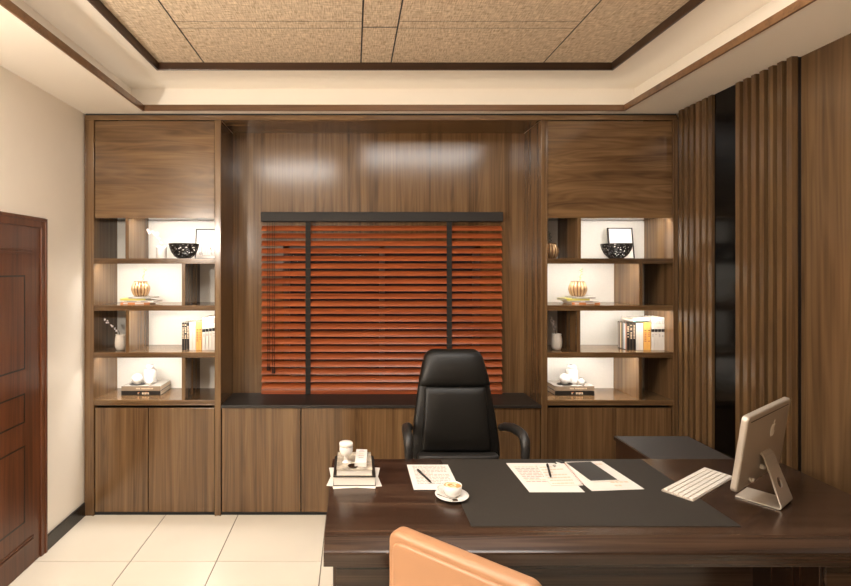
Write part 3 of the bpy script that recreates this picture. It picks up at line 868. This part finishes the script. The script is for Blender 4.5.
# ------------------------------------------------------------------ executive chair
ch = thing('executive_chair', 'high-backed black leather office chair behind the desk', 'office chair', (0.57, 2.62, 0))
cxx = 0.57
def sring(cx, cy, z, w, d, p=3.2, n=36, tilt=0.0):
    out = []
    for k in range(n):
        a = 2*PI*k/n
        c, s = math.cos(a), math.sin(a)
        x = (abs(c) ** (2/p)) * (1 if c >= 0 else -1) * w/2
        y = (abs(s) ** (2/p)) * (1 if s >= 0 else -1) * d/2
        out.append((cx + x, cy + y, z + y * tilt))
    return out
def backY(z): return 2.845 + 0.10 * (max(0.0, z - 0.62) / 0.59) ** 1.3
def wback(z):
    pts = [(0.58, 0.44), (0.64, 0.490), (0.72, 0.485), (0.90, 0.440), (1.02, 0.400), (1.12, 0.352), (1.18, 0.318), (1.21, 0.27)]
    for (a, wa), (b, wb) in zip(pts, pts[1:]):
        if z <= b: return wa + (wb - wa) * (z - a) / (b - a)
    return pts[-1][1]
zs = [0.585, 0.60, 0.64, 0.70, 0.78, 0.86, 0.94, 1.0, 1.06, 1.12, 1.16, 1.185, 1.196]
rings = [sring(cxx, backY(z) + 0.015, z, wback(z) * (0.86 if i in (0, 12) else 1), 0.03 if i in (0, 12) else 0.075, 3.5) for i, z in enumerate(zs)]
MB().loft(rings).build('backrest', M['leather'], ch, world=True)
def wpad(z):
    t_ = (z - 0.66) / (1.01 - 0.66); return 0.385 + (0.335 - 0.385) * t_
zs = [0.668, 0.672, 0.69, 0.75, 0.83, 0.91, 0.97, 1.0, 1.010, 1.013]
dd = [0.01, 0.04, 0.06, 0.072, 0.076, 0.074, 0.066, 0.055, 0.035, 0.01]
rings = []
for z, d in zip(zs, dd):
    rg = []
    for (x, y, zz) in sring(cxx, backY(z) - 0.018, z, wpad(z), d, 4.5, 56):
        u = (x - cxx) / (wpad(z) / 2)
        if y < backY(z) - 0.018: y += 0.006 * math.exp(-((u + 0.22) / 0.10) ** 2) + 0.005 * math.exp(-((u - 0.12) / 0.10) ** 2)
        rg.append((x, y, zz))
    rings.append(rg)
MB().loft(rings).build('back_cushion', M['leather'], ch, world=True)
zs = [1.010, 1.014, 1.03, 1.06, 1.10, 1.14, 1.175, 1.198, 1.208, 1.211]
dd = [0.03, 0.075, 0.10, 0.115, 0.12, 0.116, 0.105, 0.085, 0.05, 0.02]
ww = [0.96, 1.0, 1.015, 1.02, 1.02, 1.02, 1.02, 1.0, 0.94, 0.86]
rings = [sring(cxx, backY(z), z, wback(z) * w, d, 3.2) for z, d, w in zip(zs, dd, ww)]
MB().loft(rings).build('headrest', M['leather'], ch, world=True)
zs = [0.618, 0.624, 0.64, 0.655, 0.663, 0.666]
rings = [sring(cxx, 2.80, z, 0.44 * w, 0.10 * w, 4) for z, w in zip(zs, (0.9, 0.97, 1, 1, 0.97, 0.9))]
MB().loft(rings).build('lumbar_roll', M['plastic'], ch, world=True)
zs = [0.50, 0.505, 0.53, 0.57, 0.595, 0.605, 0.608]
rings = [sring(cxx, 2.585, z, 0.50 * w, 0.47 * w, 5) for z, w in zip(zs, (0.9, 0.96, 1.0, 1.0, 0.97, 0.9, 0.8))]
MB().loft(rings).build('seat', M['leather'], ch, world=True)
for s in (-1, 1):
    x = cxx + s * 0.29
    pts = [(x - s*0.035, 2.87, 0.785), (x - s*0.022, 2.83, 0.802), (x - s*0.006, 2.76, 0.818), (x, 2.68, 0.826), (x + s*0.003, 2.62, 0.824), (x + s*0.003, 2.585, 0.808), (x + s*0.002, 2.572, 0.775), (x, 2.575, 0.70), (x - s*0.008, 2.585, 0.60), (x - s*0.03, 2.60, 0.545), (x - s*0.06, 2.60, 0.535)]
    MB().tube(pts, [0.020, 0.023, 0.025, 0.025, 0.025, 0.024, 0.022, 0.020, 0.018, 0.017, 0.014], 16).build('armrest', M['plastic'], ch, world=True)
MB().lathe([(0.028, 0.10), (0.028, 0.32), (0.02, 0.33), (0.02, 0.47), (0.09, 0.48), (0.09, 0.502)], (cxx, 2.60, 0), 20).build('gas_column', M['plastic'], ch, world=True)
for k in range(5):
    a = R(90 + 72 * k)
    c, s = math.cos(a), math.sin(a)
    leg = MB().tube([(cxx + 0.02*c, 2.60 + 0.02*s, 0.115), (cxx + 0.17*c, 2.60 + 0.17*s, 0.10), (cxx + 0.29*c, 2.60 + 0.29*s, 0.075)], [0.026, 0.022, 0.016], 10, flat=0.8).build('leg', M['plastic'], ch, world=True)
    X = Matrix.Translation((cxx + 0.285*c, 2.60 + 0.285*s, 0.030)) @ Matrix.Rotation(a, 4, 'Z') @ Matrix.Rotation(PI/2, 4, 'X')
    cs = MB().lathe([(0.012, -0.024), (0.029, -0.022), (0.030, -0.006), (0.02, -0.004), (0.02, 0.004), (0.030, 0.006), (0.029, 0.022), (0.012, 0.024)], (0,0,0), 18, xf=X)
    cs.tube([(cxx + 0.285*c, 2.60 + 0.285*s, 0.08), (cxx + 0.285*c, 2.60 + 0.285*s, 0.032)], 0.007, 8)
    o = cs.build('caster', M['b_black'], leg); o.location = -Vector(ch.location)

# ------------------------------------------------------------------ visitor chair
# rear face of the back runs from (0.114, 1.50) to about (0.43, 1.22), chair turned towards the desk
ANG = R(-41)
vc = thing('visitor_chair', 'tan orange leather visitor chair with its back to the viewer', 'chair', (0.268, 1.358, 0), ANG)
def bend(y, x): return y + 0.0 * x
mb = MB()
bw, bt, z0, z1 = 0.445, 0.058, 0.50, 0.912
rings = []
nseg = 8
def slab(x0, x1, y0, y1, z0, z1, rr, n=5):
    """slab with rounded outline in x-z and rounded front and rear edges"""
    w, h = x1 - x0, z1 - z0
    cx, cz = (x0+x1)/2, (z0+z1)/2
    out = []
    e = rr
    stations = []
    for k in range(n + 1):
        a = PI/2 * k / n
        stations.append((y0 + e * (1 - math.sin(a)), e * (1 - math.cos(a))))
    stations = [(y0 + e * (1 - math.sin(PI/2 * (n-k)/n)), e * (1 - math.cos(PI/2 * (n-k)/n))) for k in range(n + 1)]
    st2 = [(y1 - (y - y0), i) for (y, i) in reversed(stations)]
    for (y, ins) in stations + st2:
        o2 = rounded(w - 2*ins, h - 2*ins, max(0.034 - ins * 0.5, 0.01), 6)
        out.append([(cx + p[0], y, cz + p[1]) for p in o2])
    return out
mb.loft(slab(-bw/2, bw/2, 0.0, bt, z0, z1, 0.016)).build('back_shell', M['orange'], vc)
MB().loft(slab(-bw/2 + 0.020, bw/2 - 0.020, -0.008, 0.02, z0 + 0.02, z1 - 0.022, 0.010)).build('rear_panel', M['orange'], vc)
MB().loft(slab(-bw/2 + 0.012, bw/2 - 0.012, bt - 0.01, bt + 0.025, z0 + 0.01, z1 - 0.03, 0.014)).build('back_cushion', M['orange'], vc)
zs = [0.40, 0.405, 0.43, 0.47, 0.49, 0.497]
MB().loft([sring(0, 0.28, z, 0.45 * w, 0.46 * w, 6) for z, w in zip(zs, (0.93, 0.98, 1, 1, 0.97, 0.9))]).build('seat', M['orange'], vc)
MB().box(-0.19, 0.19, 0.02, 0.06, 0.42, 0.52).build('back_bracket', M['blackmetal'], vc, bevel=0.004)
MB().box(-0.20, 0.20, 0.07, 0.47, 0.375, 0.402).build('seat_frame', M['blackmetal'], vc, bevel=0.004)
for sx in (-1, 1):
    for y in (0.09, 0.45):
        yo = -0.03 if y < 0.2 else 0.02
        MB().tube([(sx * 0.185, y, 0.385), (sx * 0.205, y + yo, 0.0)], [0.016, 0.011], 12).build('leg', M['blackmetal'], vc)

# ------------------------------------------------------------------ shelf ornaments
U = 3.60 / 515
def ox(p, y=3.60): return (p - 353) * y / 515

def make_bowl(label, loc, seed):
    t = thing('mesh_bowl', label, 'bowl', loc, 0, 'black mesh bowls')
    rnd = random.Random(seed)
    prof = [(0.030, 0.0), (0.045, 0.006), (0.064, 0.020), (0.080, 0.040), (0.091, 0.062), (0.098, 0.086), (0.101, 0.102)]
    fine = []
    for (r0, z0), (r1, z1) in zip(prof, prof[1:]):
        for k in range(3): fine.append((r0 + (r1-r0)*k/3, z0 + (z1-z0)*k/3))
    fine.append(prof[-1])
    seg = 60; v = []; f = []
    for (r, z) in fine:
        for k in range(seg):
            a = 2*PI*(k + 0.3*rnd.random())/seg; v.append((r*math.cos(a), r*math.sin(a), z + 0.002*rnd.uniform(-1, 1)))
    n = len(fine)
    for i in range(n - 1):
        for k in range(seg):
            if 1 < i < n - 2 and rnd.random() < 0.34: continue
            k2 = (k+1) % seg; f.append((i*seg+k, i*seg+k2, (i+1)*seg+k2, (i+1)*seg+k))
    f.append(tuple(range(seg - 1, -1, -1)))
    o = MB().add(v, f, 0, False).build('openwork_wall', M['blackmetal'], t)
    s = o.modifiers.new('solid', 'SOLIDIFY'); s.thickness = 0.003; s.offset = 0
    MB().tube([(0.101*math.cos(2*PI*k/40), 0.101*math.sin(2*PI*k/40), 0.102) for k in range(40)], 0.0024, 8, cyc=True).build('rim', M['blackmetal'], t)
    return t
z1_, z2_, z3_, z4_ = ROWTOP
make_bowl('black openwork metal bowl on the top shelf of the bookcase beside the white wall', (ox(184, 3.585), 3.585, z1_), 3)
make_bowl('black openwork metal bowl on the top shelf of the bookcase beside the slatted wall', (ox(616.5, 3.585), 3.585, z1_), 4)

def frame(label, cx, w, h, y, z, lean, art, rz=0.0):
    t = thing('picture_frame', label, 'picture frame', (cx, y, z), rz, 'black picture frames')
    XF = Matrix.Rotation(-lean, 4, 'X')
    b = 0.007
    mb = MB()
    mb.box(-w/2, w/2, 0, 0.016, 0, b, xf=XF); mb.box(-w/2, w/2, 0, 0.016, h - b, h, xf=XF)
    mb.box(-w/2, -w/2 + b, 0, 0.016, b, h - b, xf=XF); mb.box(w/2 - b, w/2, 0, 0.016, b, h - b, xf=XF)
    mb.build('moulding', M['blackmetal'], t, bevel=0.001)
    MB().box(-w/2 + b, w/2 - b, 0.006, 0.013, b, h - b, xf=XF).build('picture', M['paper'], t)
    if art:
        mb = MB()
        def stroke(x, z0, z1, w_, mi=0): mb.box(x - w_/2, x + w_/2, 0.0054, 0.0062, z0, z1, mi, xf=XF)
        rnd = random.Random(5)
        for x, zz in ((-0.045, 0.15), (-0.048, 0.10), (-0.02, 0.085), (0.0, 0.07), (0.018, 0.08), (0.03, 0.115), (0.045, 0.07), (0.055, 0.09)):
            stroke(x, 0.03, zz, 0.0016)
        for k in range(26):
            x = rnd.choice((-0.055, 0.035)) + rnd.uniform(-0.012, 0.02)
            stroke(x, 0.026 + rnd.random() * 0.02, 0.034 + rnd.random() * 0.022, 0.004)
        stroke(0.018, 0.072, 0.086, 0.006, 1); stroke(0.028, 0.06, 0.075, 0.005, 2)
        for k in range(6): stroke(rnd.uniform(-0.06, 0.06), 0.024, 0.028, 0.02)
        mb.build('sketch', [M['sketch'], M['ink_orange'], M['ink']], t)
frame('black-framed sketch of tall reeds standing behind the bowl on the bookcase beside the white wall', ox(207.5, 3.75), 0.185, 0.224, 3.745, z1_, R(8), True)
frame('black-framed blank white picture leaning behind the bowl on the bookcase beside the slatted wall', ox(622.5, 3.74), 0.186, 0.232, 3.738, z1_, R(8), False, R(3))

def sprig(t, base, tip, mat, n=9, seed=1, leaf=0.012, name='sprig'):
    rnd = random.Random(seed)
    b = Vector(base); e = Vector(tip)
    pts = [b.lerp(e, s) + Vector((0.012 * math.sin(s * 3), 0, 0)) for s in [i/8 for i in range(9)]]
    mb = MB().tube(pts, 0.0014, 6)
    for k in range(n):
        s = 0.25 + 0.75 * k / n
        p = b.lerp(e, s) + Vector((0.012 * math.sin(s * 3), 0, 0))
        d = Vector((rnd.choice((-1, 1)) * rnd.uniform(0.5, 1), rnd.uniform(-0.6, 0.6), rnd.uniform(0.2, 0.9))).normalized()
        sd = d.cross(Vector((0, 1, 0))).normalized()
        L = leaf * rnd.uniform(0.8, 1.3)
        v = [p, p + d*L*0.5 + sd*L*0.28, p + d*L, p + d*L*0.5 - sd*L*0.28]
        th = Vector((0, 0.0008, 0))
        mb.add([tuple(q) for q in v] + [tuple(q + th) for q in v], [(0,1,2,3), (7,6,5,4), (0,4,5,1), (1,5,6,2), (2,6,7,3), (3,7,4,0)])
    return mb.build(name, mat, t)
def gold_vase(label, loc, mat, seed, tip, rz=0):
    t = thing('ribbed_vase', label, 'vase', loc, rz, 'gold ribbed vases')
    prof = [(0.028, 0), (0.038, 0.003), (0.050, 0.022), (0.058, 0.050), (0.056, 0.068), (0.048, 0.088), (0.042, 0.098), (0.043, 0.104), (0.040, 0.104), (0.037, 0.094), (0.003, 0.090)]
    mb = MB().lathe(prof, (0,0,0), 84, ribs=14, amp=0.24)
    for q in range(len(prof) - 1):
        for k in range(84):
            if k % 6 in (2, 3): mb.mi[q * 84 + k] = 1  # groove faces take the darker gold, ribs the lighter one
    mb.build('body', [M['gold'], M['gold_dark']], t, bevel=0)
    MB().tube([(0.043*math.cos(2*PI*k/32), 0.043*math.sin(2*PI*k/32), 0.105) for k in range(32)], 0.003, 8, cyc=True).build('rim', M['gold_dark'], t)
    sprig(t, (0, 0, 0.09), tip, mat, seed=seed)
    return t

def flat_books(specs, group):
    z = None
    for (label, x, y, z, T, Hh, D, cov, rz, marks) in specs:
        t = thing('magazine', label, 'magazine', (x, y, z), rz, group)
        book_parts(t, T, Hh, D, M[cov], 'flat', M['paper'], brd=0.0012, marks=marks)
for side, cx, who, sgn in ((0, 140.5, 'white-wall bookcase', 1), (1, 577.5, 'slatted-wall bookcase', -1)):
    X = ox(cx, 3.62); yb = 3.56
    T = 0.0135
    g = 'magazines under the gold vase'
    flat_books([
        ('orange-spined magazine at the bottom of the pile under the vase, ' + who, X - 0.015 + (0.05 if side else 0), yb + 0.004, z2_, T, 0.20, 0.14, 'b_orange', R(3), ((0.003, 0.011, 0.10, 0.16, M['paper']), (0.003, 0.011, 0.02, 0.05, M['b_white']))),
        ('white magazine second from bottom of the pile under the vase, ' + who, X + 0.012, yb, z2_ + T, T, 0.21, 0.15, 'b_white', R(-5), ((0.003, 0.010, 0.02, 0.09, M['b_silver']), (0.003, 0.010, 0.12, 0.17, M['ink']))),
        ('yellow-spined magazine third from bottom of the pile under the vase, ' + who, X - 0.03 + (0.012 if side else 0), yb + 0.006, z2_ + 2*T, T, 0.17, 0.14, 'b_yellow', R(6), ()),
        ('silver-grey magazine on top of the pile under the vase, ' + who, X + 0.018, yb + 0.002, z2_ + 3*T, T * 0.8, 0.16, 0.14, 'b_silver', R(-3), ((0.003, 0.008, 0.03, 0.11, M['b_white']),)),
    ], g)
    gold_vase('gold ribbed vase with a green sprig on magazines, ' + who, (X - 0.005 if side == 0 else X + 0.008, 3.635, z2_ + 3.8*T), M['leaf'], 11 + side, (0.028 if side == 0 else 0.02, 0, 0.20))
gold_vase('gold ribbed vase with dark sprig in the narrow top niche beside the window recess', (ox(549.5, 3.6), 3.60, z1_), M['leaf_dark'], 21, (-0.008, 0, 0.19))

# glass-white vase with white blossoms on the top shelf
t = thing('fluted_vase', 'pale fluted vase with white blossoms beside the black bowl and framed sketch', 'vase', (ox(161.5, 3.66), 3.66, z1_))
MB().lathe([(0.034, 0), (0.036, 0.004), (0.036, 0.075), (0.038, 0.090), (0.036, 0.090), (0.034, 0.07), (0.002, 0.066)], (0,0,0), 72, ribs=36, amp=0.05).build('body', M['frost'], t)
MB().tube([(0, 0, 0.06), (-0.01, 0, 0.12), (-0.04, -0.01, 0.17), (-0.085, -0.02, 0.20)], [0.002, 0.0018, 0.0014, 0.001], 6).build('twig', M['petal'], t)
def blossoms(t, pts, r, mat, seed, name='blossom'):
    rnd = random.Random(seed); mb = MB()
    for p in pts:
        c = Vector(p)
        for k in range(5):
            a = 2*PI*k/5 + rnd.random()
            d = Vector((math.cos(a), -0.3 + 0.3*rnd.random(), math.sin(a))) * r
            mb.ball(tuple(c + d * 0.6), r * 0.55, 8, 6, sz=0.8)
    return mb.build(name, mat, t)
blossoms(t, [(-0.005, 0, 0.11), (-0.02, -0.004, 0.145), (-0.042, -0.01, 0.168), (-0.06, -0.012, 0.19), (-0.078, -0.02, 0.185), (-0.088, -0.02, 0.204), (-0.03, 0, 0.18)], 0.010, M['petal'], 8)

def white_vase(label, loc, tips, seed):
    t = thing('blossom_vase', label, 'vase', loc, 0, 'white vases with blossom twigs')
    MB().lathe([(0.020, 0), (0.026, 0.002), (0.033, 0.02), (0.036, 0.05), (0.034, 0.08), (0.029, 0.102), (0.031, 0.110), (0.028, 0.110), (0.026, 0.1), (0.002, 0.095)], (0,0,0), 60, ribs=20, amp=0.10).build('body', M['cream'], t)
    pts = [(0, 0, 0.09)] + tips
    MB().tube(pts, [0.0022] * (len(pts) - 1) + [0.001], 6).build('twig', M['twig'], t)
    bl_ = []
    rnd = random.Random(seed)
    for (a, b) in zip(pts[1:], pts[2:]):
        for k in range(4):
            p = Vector(a).lerp(Vector(b), (k + 0.5) / 4)
            bl_.append((p.x + rnd.uniform(-0.009, 0.009), p.y + rnd.uniform(-0.01, 0.01), p.z + rnd.uniform(-0.009, 0.009)))
    blossoms(t, bl_, 0.006, M['petal'], seed)
white_vase('cream ribbed vase with blossom twig, third shelf niche beside the white wall', (ox(120.5, 3.58), 3.58, z3_), [(-0.012, 0, 0.13), (-0.05, 0, 0.165), (-0.085, 0, 0.185), (-0.11, -0.01, 0.215)], 31)
white_vase('cream ribbed vase with blossom twig, third shelf niche beside the window recess', (ox(556.5, 3.60), 3.60, z3_), [(-0.012, 0, 0.14), (-0.022, 0, 0.17), (-0.03, 0, 0.20), (-0.05, -0.01, 0.222)], 32)

# upright books
def letters(t0, t1, h0, h1, m, n, rnd):
    out = []
    step = (h1 - h0) / n
    for k in range(n):
        if rnd.random() < 0.15: continue
        out.append((t0 + rnd.uniform(0, 0.15) * (t1 - t0), t1 - rnd.uniform(0, 0.15) * (t1 - t0), h0 + step * k, h0 + step * (k + 0.62), m))
    return out
def upright(label, x, T, Hh, cov, kind, rnd, y=3.575, z=None, D=0.15, art=False):
    mk = []
    a, b = T * 0.22, T * 0.78
    if kind == 'blackorange':
        mk = [(T*0.02, T*0.12, 0.0, Hh, M['b_grey'])] + letters(a, b, Hh*0.42, Hh*0.95, M['ink_pale'], 10, rnd)
    elif kind == 'gold':
        mk = letters(a, b, Hh*0.30, Hh*0.66, M['b_rust'], 6, rnd) + [(a, b, Hh*0.69, Hh*0.72, M['ink_black'])]
    elif kind == 'banner':
        mk = letters(T*0.1, T*0.9, Hh*0.80, Hh*0.97, M['ink'], 5, rnd) + [(T*0.08, T*0.95, Hh*0.555, Hh*0.645, M['ink_black'])] + letters(a, b, Hh*0.40, Hh*0.5, M['ink'], 3, rnd)
    elif kind == 'spotted':
        mk = letters(a, b, Hh*0.06, Hh*0.94, M['ink_black'], 9, rnd)
    elif kind == 'plainline':
        mk = [(T*0.9, T*0.98, 0.0, Hh, M['ink_pale'])]
    t = thing('book', label, 'book', (x, y, z), 0, 'upright books on the third shelf')
    book_parts(t, T - 0.0006, Hh, D, M[cov], 'upright', M['page'], brd=0.0014, marks=mk)
    if art:
        mb = MB(); d0 = 0.004; mm = [M['b_rust'], M['paper'], M['ink'], M['b_olive'], M['b_black'], M['ink_pale'], M['b_blue']]
        for i in range(9):
            w_ = (D - 0.008) / 9
            mb.box(-0.0005, 0.0002, d0 + w_ * i, d0 + w_ * (i + 0.9), 0.004, Hh - 0.004, (0, 1, 6, 2, 4, 3, 5, 4, 2)[i])
        mb.build('cover_print', mm, t)
rnd = random.Random(9)
UY = 3.575 / 515
ords = ['first', 'second', 'third', 'fourth']
def run(px0, px1, n): 
    w = (px1 - px0) / n
    return [((px0 + w * k - 353) * UY, w * UY) for k in range(n)]
W1 = 'in the white-wall bookcase'
for k, (x, T) in enumerate(run(181.8, 189.2, 3)):
    upright(f'thin black rust-striped book, {ords[k]} from the open end of the row {W1}', x, T, 0.190, 'b_black', 'blackorange', rnd, z=z3_)
for k, (x, T) in enumerate(run(189.3, 195.8, 2)):
    upright(f'plain white book next to the {"black trio" if k == 0 else "gold pair"} {W1}', x, T, 0.189, 'b_white', 'plainline', rnd, z=z3_)
for k, (x, T) in enumerate(run(195.9, 201.8, 2)):
    upright(f'gold book {"next to the plain white books" if k == 0 else "next to the banner-printed books"} {W1}', x, T, 0.199, 'b_gold', 'gold', rnd, z=z3_)
for k, (x, T) in enumerate(run(202.0, 215.3, 4)):
    upright(f'tall pale book with black band, {ords[k]} counting from the gold books {W1}', x, T, 0.226 + 0.004 * k, 'b_white', 'banner', rnd, z=z3_)
W2 = 'in the slatted-wall bookcase'
for k, (x, T) in enumerate(run(626.6, 635.8, 3)):
    upright(f'thin black rust-striped book, {ords[k]} from the open end of the row {W2}', x, T, 0.187, 'b_black', 'blackorange', rnd, z=z3_, D=0.118, art=(k == 0))
for k, (x, T) in enumerate(run(636.0, 643.3, 2)):
    upright(f'plain white book {"next to the black trio" if k == 0 else "next to the gold pair"} {W2}', x, T, 0.187, 'b_white' if k == 0 else 'b_white', 'plainline', rnd, z=z3_)
for k, (x, T) in enumerate(run(643.6, 650.9, 2)):
    upright(f'gold book {"next to the plain white books" if k == 0 else "next to the banner-printed books"} {W2}', x, T, 0.192, 'b_gold', 'gold', rnd, z=z3_)
for k, (x, T) in enumerate(run(651.1, 664.6, 4)):
    upright(f'tall pale book with black band, {ords[k]} counting from the gold books {W2}', x, T, 0.226, 'b_white', 'banner', rnd, z=z3_)
t = thing('book', 'white book with cyan edge lying flat on top of the upright row', 'book', ((641.0 - 353) * UY, 3.575, z3_ + 0.2005), R(2), 'upright books on the third shelf')
book_parts(t, 0.020, 0.115, 0.15, M['b_white'], 'flat', M['page'], marks=((0.0, 0.005, 0.0, 0.10, M['b_cyan']), (0.010, 0.014, 0.02, 0.03, M['ink']), (0.010, 0.013, 0.04, 0.06, M['ink_pale']), (0.009, 0.013, 0.085, 0.105, M['ink_red'])))

# big books, jar and balls on the lowest shelf
def big_stack(px0, px1, who, items, D=0.20):
    xa = (px0 - 353) * 3.60 / 515; xb = (px1 - 353) * 3.60 / 515
    c = (xa + xb) / 2; Wd = xb - xa
    T = 0.0325
    rnd = random.Random(12)
    t = thing('coffee_table_book', 'black large-format book under the taupe one, ' + who, 'book', (c, 3.60, z4_), 0, 'large books on the lowest shelf')
    book_parts(t, T, Wd, D, M['b_black'], 'flat', M['page'], brd=0.003, marks=letters(T*0.24, T*0.74, Wd*0.42, Wd*0.72, M['ink_pale'], 8, rnd) + letters(T*0.60, T*0.74, Wd*0.43, Wd*0.70, M['ink_orange'], 4, rnd))
    t = thing('coffee_table_book', 'taupe large-format book lying on the black one, ' + who, 'book', (c, 3.601, z4_ + T), 0, 'large books on the lowest shelf')
    MB().box(-Wd/2, Wd/2, -0.0004, 0.0002, 0, T).build('spine_band', M['b_grey'], t)
    book_parts(t, T, Wd, D, M['b_silver'], 'flat', M['page'], brd=0.003, marks=letters(T*0.36, T*0.66, Wd*0.38, Wd*0.82, M['ink_pale'], 13, rnd))
    zt = z4_ + 2 * T
    jx, bx_, sx = items
    y = 3.70
    t = thing('lidded_jar', 'white shouldered jar standing on the stacked large books, ' + who, 'jar', (ox(jx, y), y, zt), 0, 'white jars')
    MB().lathe([(0.036, 0), (0.041, 0.003), (0.043, 0.02), (0.043, 0.085), (0.040, 0.094), (0.027, 0.101), (0.025, 0.106)], (0,0,0), 40).build('body', M['white'], t)
    MB().lathe([(0.025, 0.104), (0.029, 0.106), (0.029, 0.128), (0.026, 0.131), (0.001, 0.131)], (0,0,0), 36).build('lid', M['white'], t)
    y = 3.655
    tr = thing('oval_tray', 'small dark oval tray under the larger white ball, ' + who, 'tray', (ox(bx_, y), y, zt), 0, 'small dark trays')
    mb = MB().lathe([(0.030, 0), (0.052, 0.002), (0.056, 0.006), (0.053, 0.006), (0.03, 0.003), (0.002, 0.003)], (0,0,0), 30, xf=Matrix.Scale(0.7, 4, Vector((0,1,0)))).build('dish', M['b_black'], tr)
    def orn(label, x, y, z, r, ribs):
        t = thing('ornament_ball', label, 'ornament', (x, y, z), 0, 'white ornament balls')
        MB().lathe([(0.3*r, 0), (0.62*r, 0.1*r)] + [(r * math.cos(a), r + r * math.sin(a)) for a in [R(-54 + 12*i) for i in range(12)]] + [(0.06*r, 1.97*r)], (0,0,0), 60, ribs=ribs, amp=0.05).build('shell', M['white'], t)
        MB().lathe([(0.14*r, 1.93*r), (0.16*r, 1.99*r), (0.08*r, 2.03*r), (0.005, 2.03*r)], (0,0,0), 14).build('knob', M['white'], t)
    orn('larger white ribbed ball on the dark tray, ' + who, ox(bx_, y), y, zt + 0.0032, 0.037, 20)
    orn('smaller white ribbed ball in front of the jar, ' + who, ox(sx, 3.635), 3.635, zt, 0.024, 16)
big_stack(121.3, 160.4, 'white-wall bookcase', (150.3, 137.3, 149.8))
big_stack(555.0, 594.4, 'slatted-wall bookcase', (571.8, 564.8, 581.2))

# ------------------------------------------------------------------ lights
def area(name, loc, rot, sx, sy, e, col=(1, 0.94, 0.87)):
    l = bpy.data.lights.new(name, 'AREA'); l.shape = 'RECTANGLE'; l.size = sx; l.size_y = sy; l.energy = e; l.color = col
    o = bpy.data.objects.new(name, l); COL.objects.link(o); o.location = loc; o.rotation_euler = rot
    return o
# LED lines lying in the cove behind the soffit lip
zc = CEIL + 0.045
cl = OX1 - OX0; cw = OY1 - OY0
COVE = 0.4
area('ceiling_fill', (-0.5, -1.15, 1.85), (PI + R(-12), 0, 0), 1.6, 0.3, 40.0)  # added unseen uplight without a fixture, brightens the fabric ceiling
sl = bpy.data.lights.new('left_side_fill', 'POINT'); sl.energy = 78.0; sl.color = (1, 0.93, 0.84); sl.shadow_soft_size = 0.07  # added fill by the left wall, no fixture there; lifts the left side
so = bpy.data.objects.new('left_side_fill', sl); COL.objects.link(so); so.location = (-1.72, 0.85, 2.02)
area('cove_led', ((OX0+OX1)/2, OY1 + 0.05, zc), (PI, 0, 0), cl, 0.02, COVE * cl / 3)
area('cove_led', ((OX0+OX1)/2, OY0 - 0.05, zc), (PI, 0, 0), cl, 0.02, COVE * cl / 3)
area('cove_led', (OX0 - 0.05, (OY0+OY1)/2, zc), (PI, 0, 0), 0.02, cw, COVE * cw / 3)
area('cove_led', (OX1 + 0.05, (OY0+OY1)/2, zc), (PI, 0, 0), 0.02, cw, COVE * 0.7 * cw / 3)

w = bpy.data.worlds.new('evening'); SC.world = w; w.use_nodes = True
bg = w.node_tree.nodes['Background']
bg.inputs['Color'].default_value = (0.42, 0.38, 0.40, 1); bg.inputs['Strength'].default_value = 0.012

# ------------------------------------------------------------------ camera
cd = bpy.data.cameras.new('camera'); cam = bpy.data.objects.new('camera', cd); COL.objects.link(cam)
cd.sensor_fit = 'HORIZONTAL'; cd.sensor_width = 36.0; cd.lens = 515.0 / 851.0 * 36.0
cd.shift_x = (425.5 - 353) / 851.0; cd.shift_y = -(293 - 268) / 851.0
cd.clip_start = 0.05
cam.location = (0, 0, H); cam.rotation_euler = (PI/2, 0, 0)
SC.camera = cam
SC.view_settings.view_transform = 'Standard'; SC.view_settings.look = 'None'
SC.view_settings.gamma = 1.0; SC.view_settings.use_curve_mapping = False
SC.view_settings.exposure = 0.47
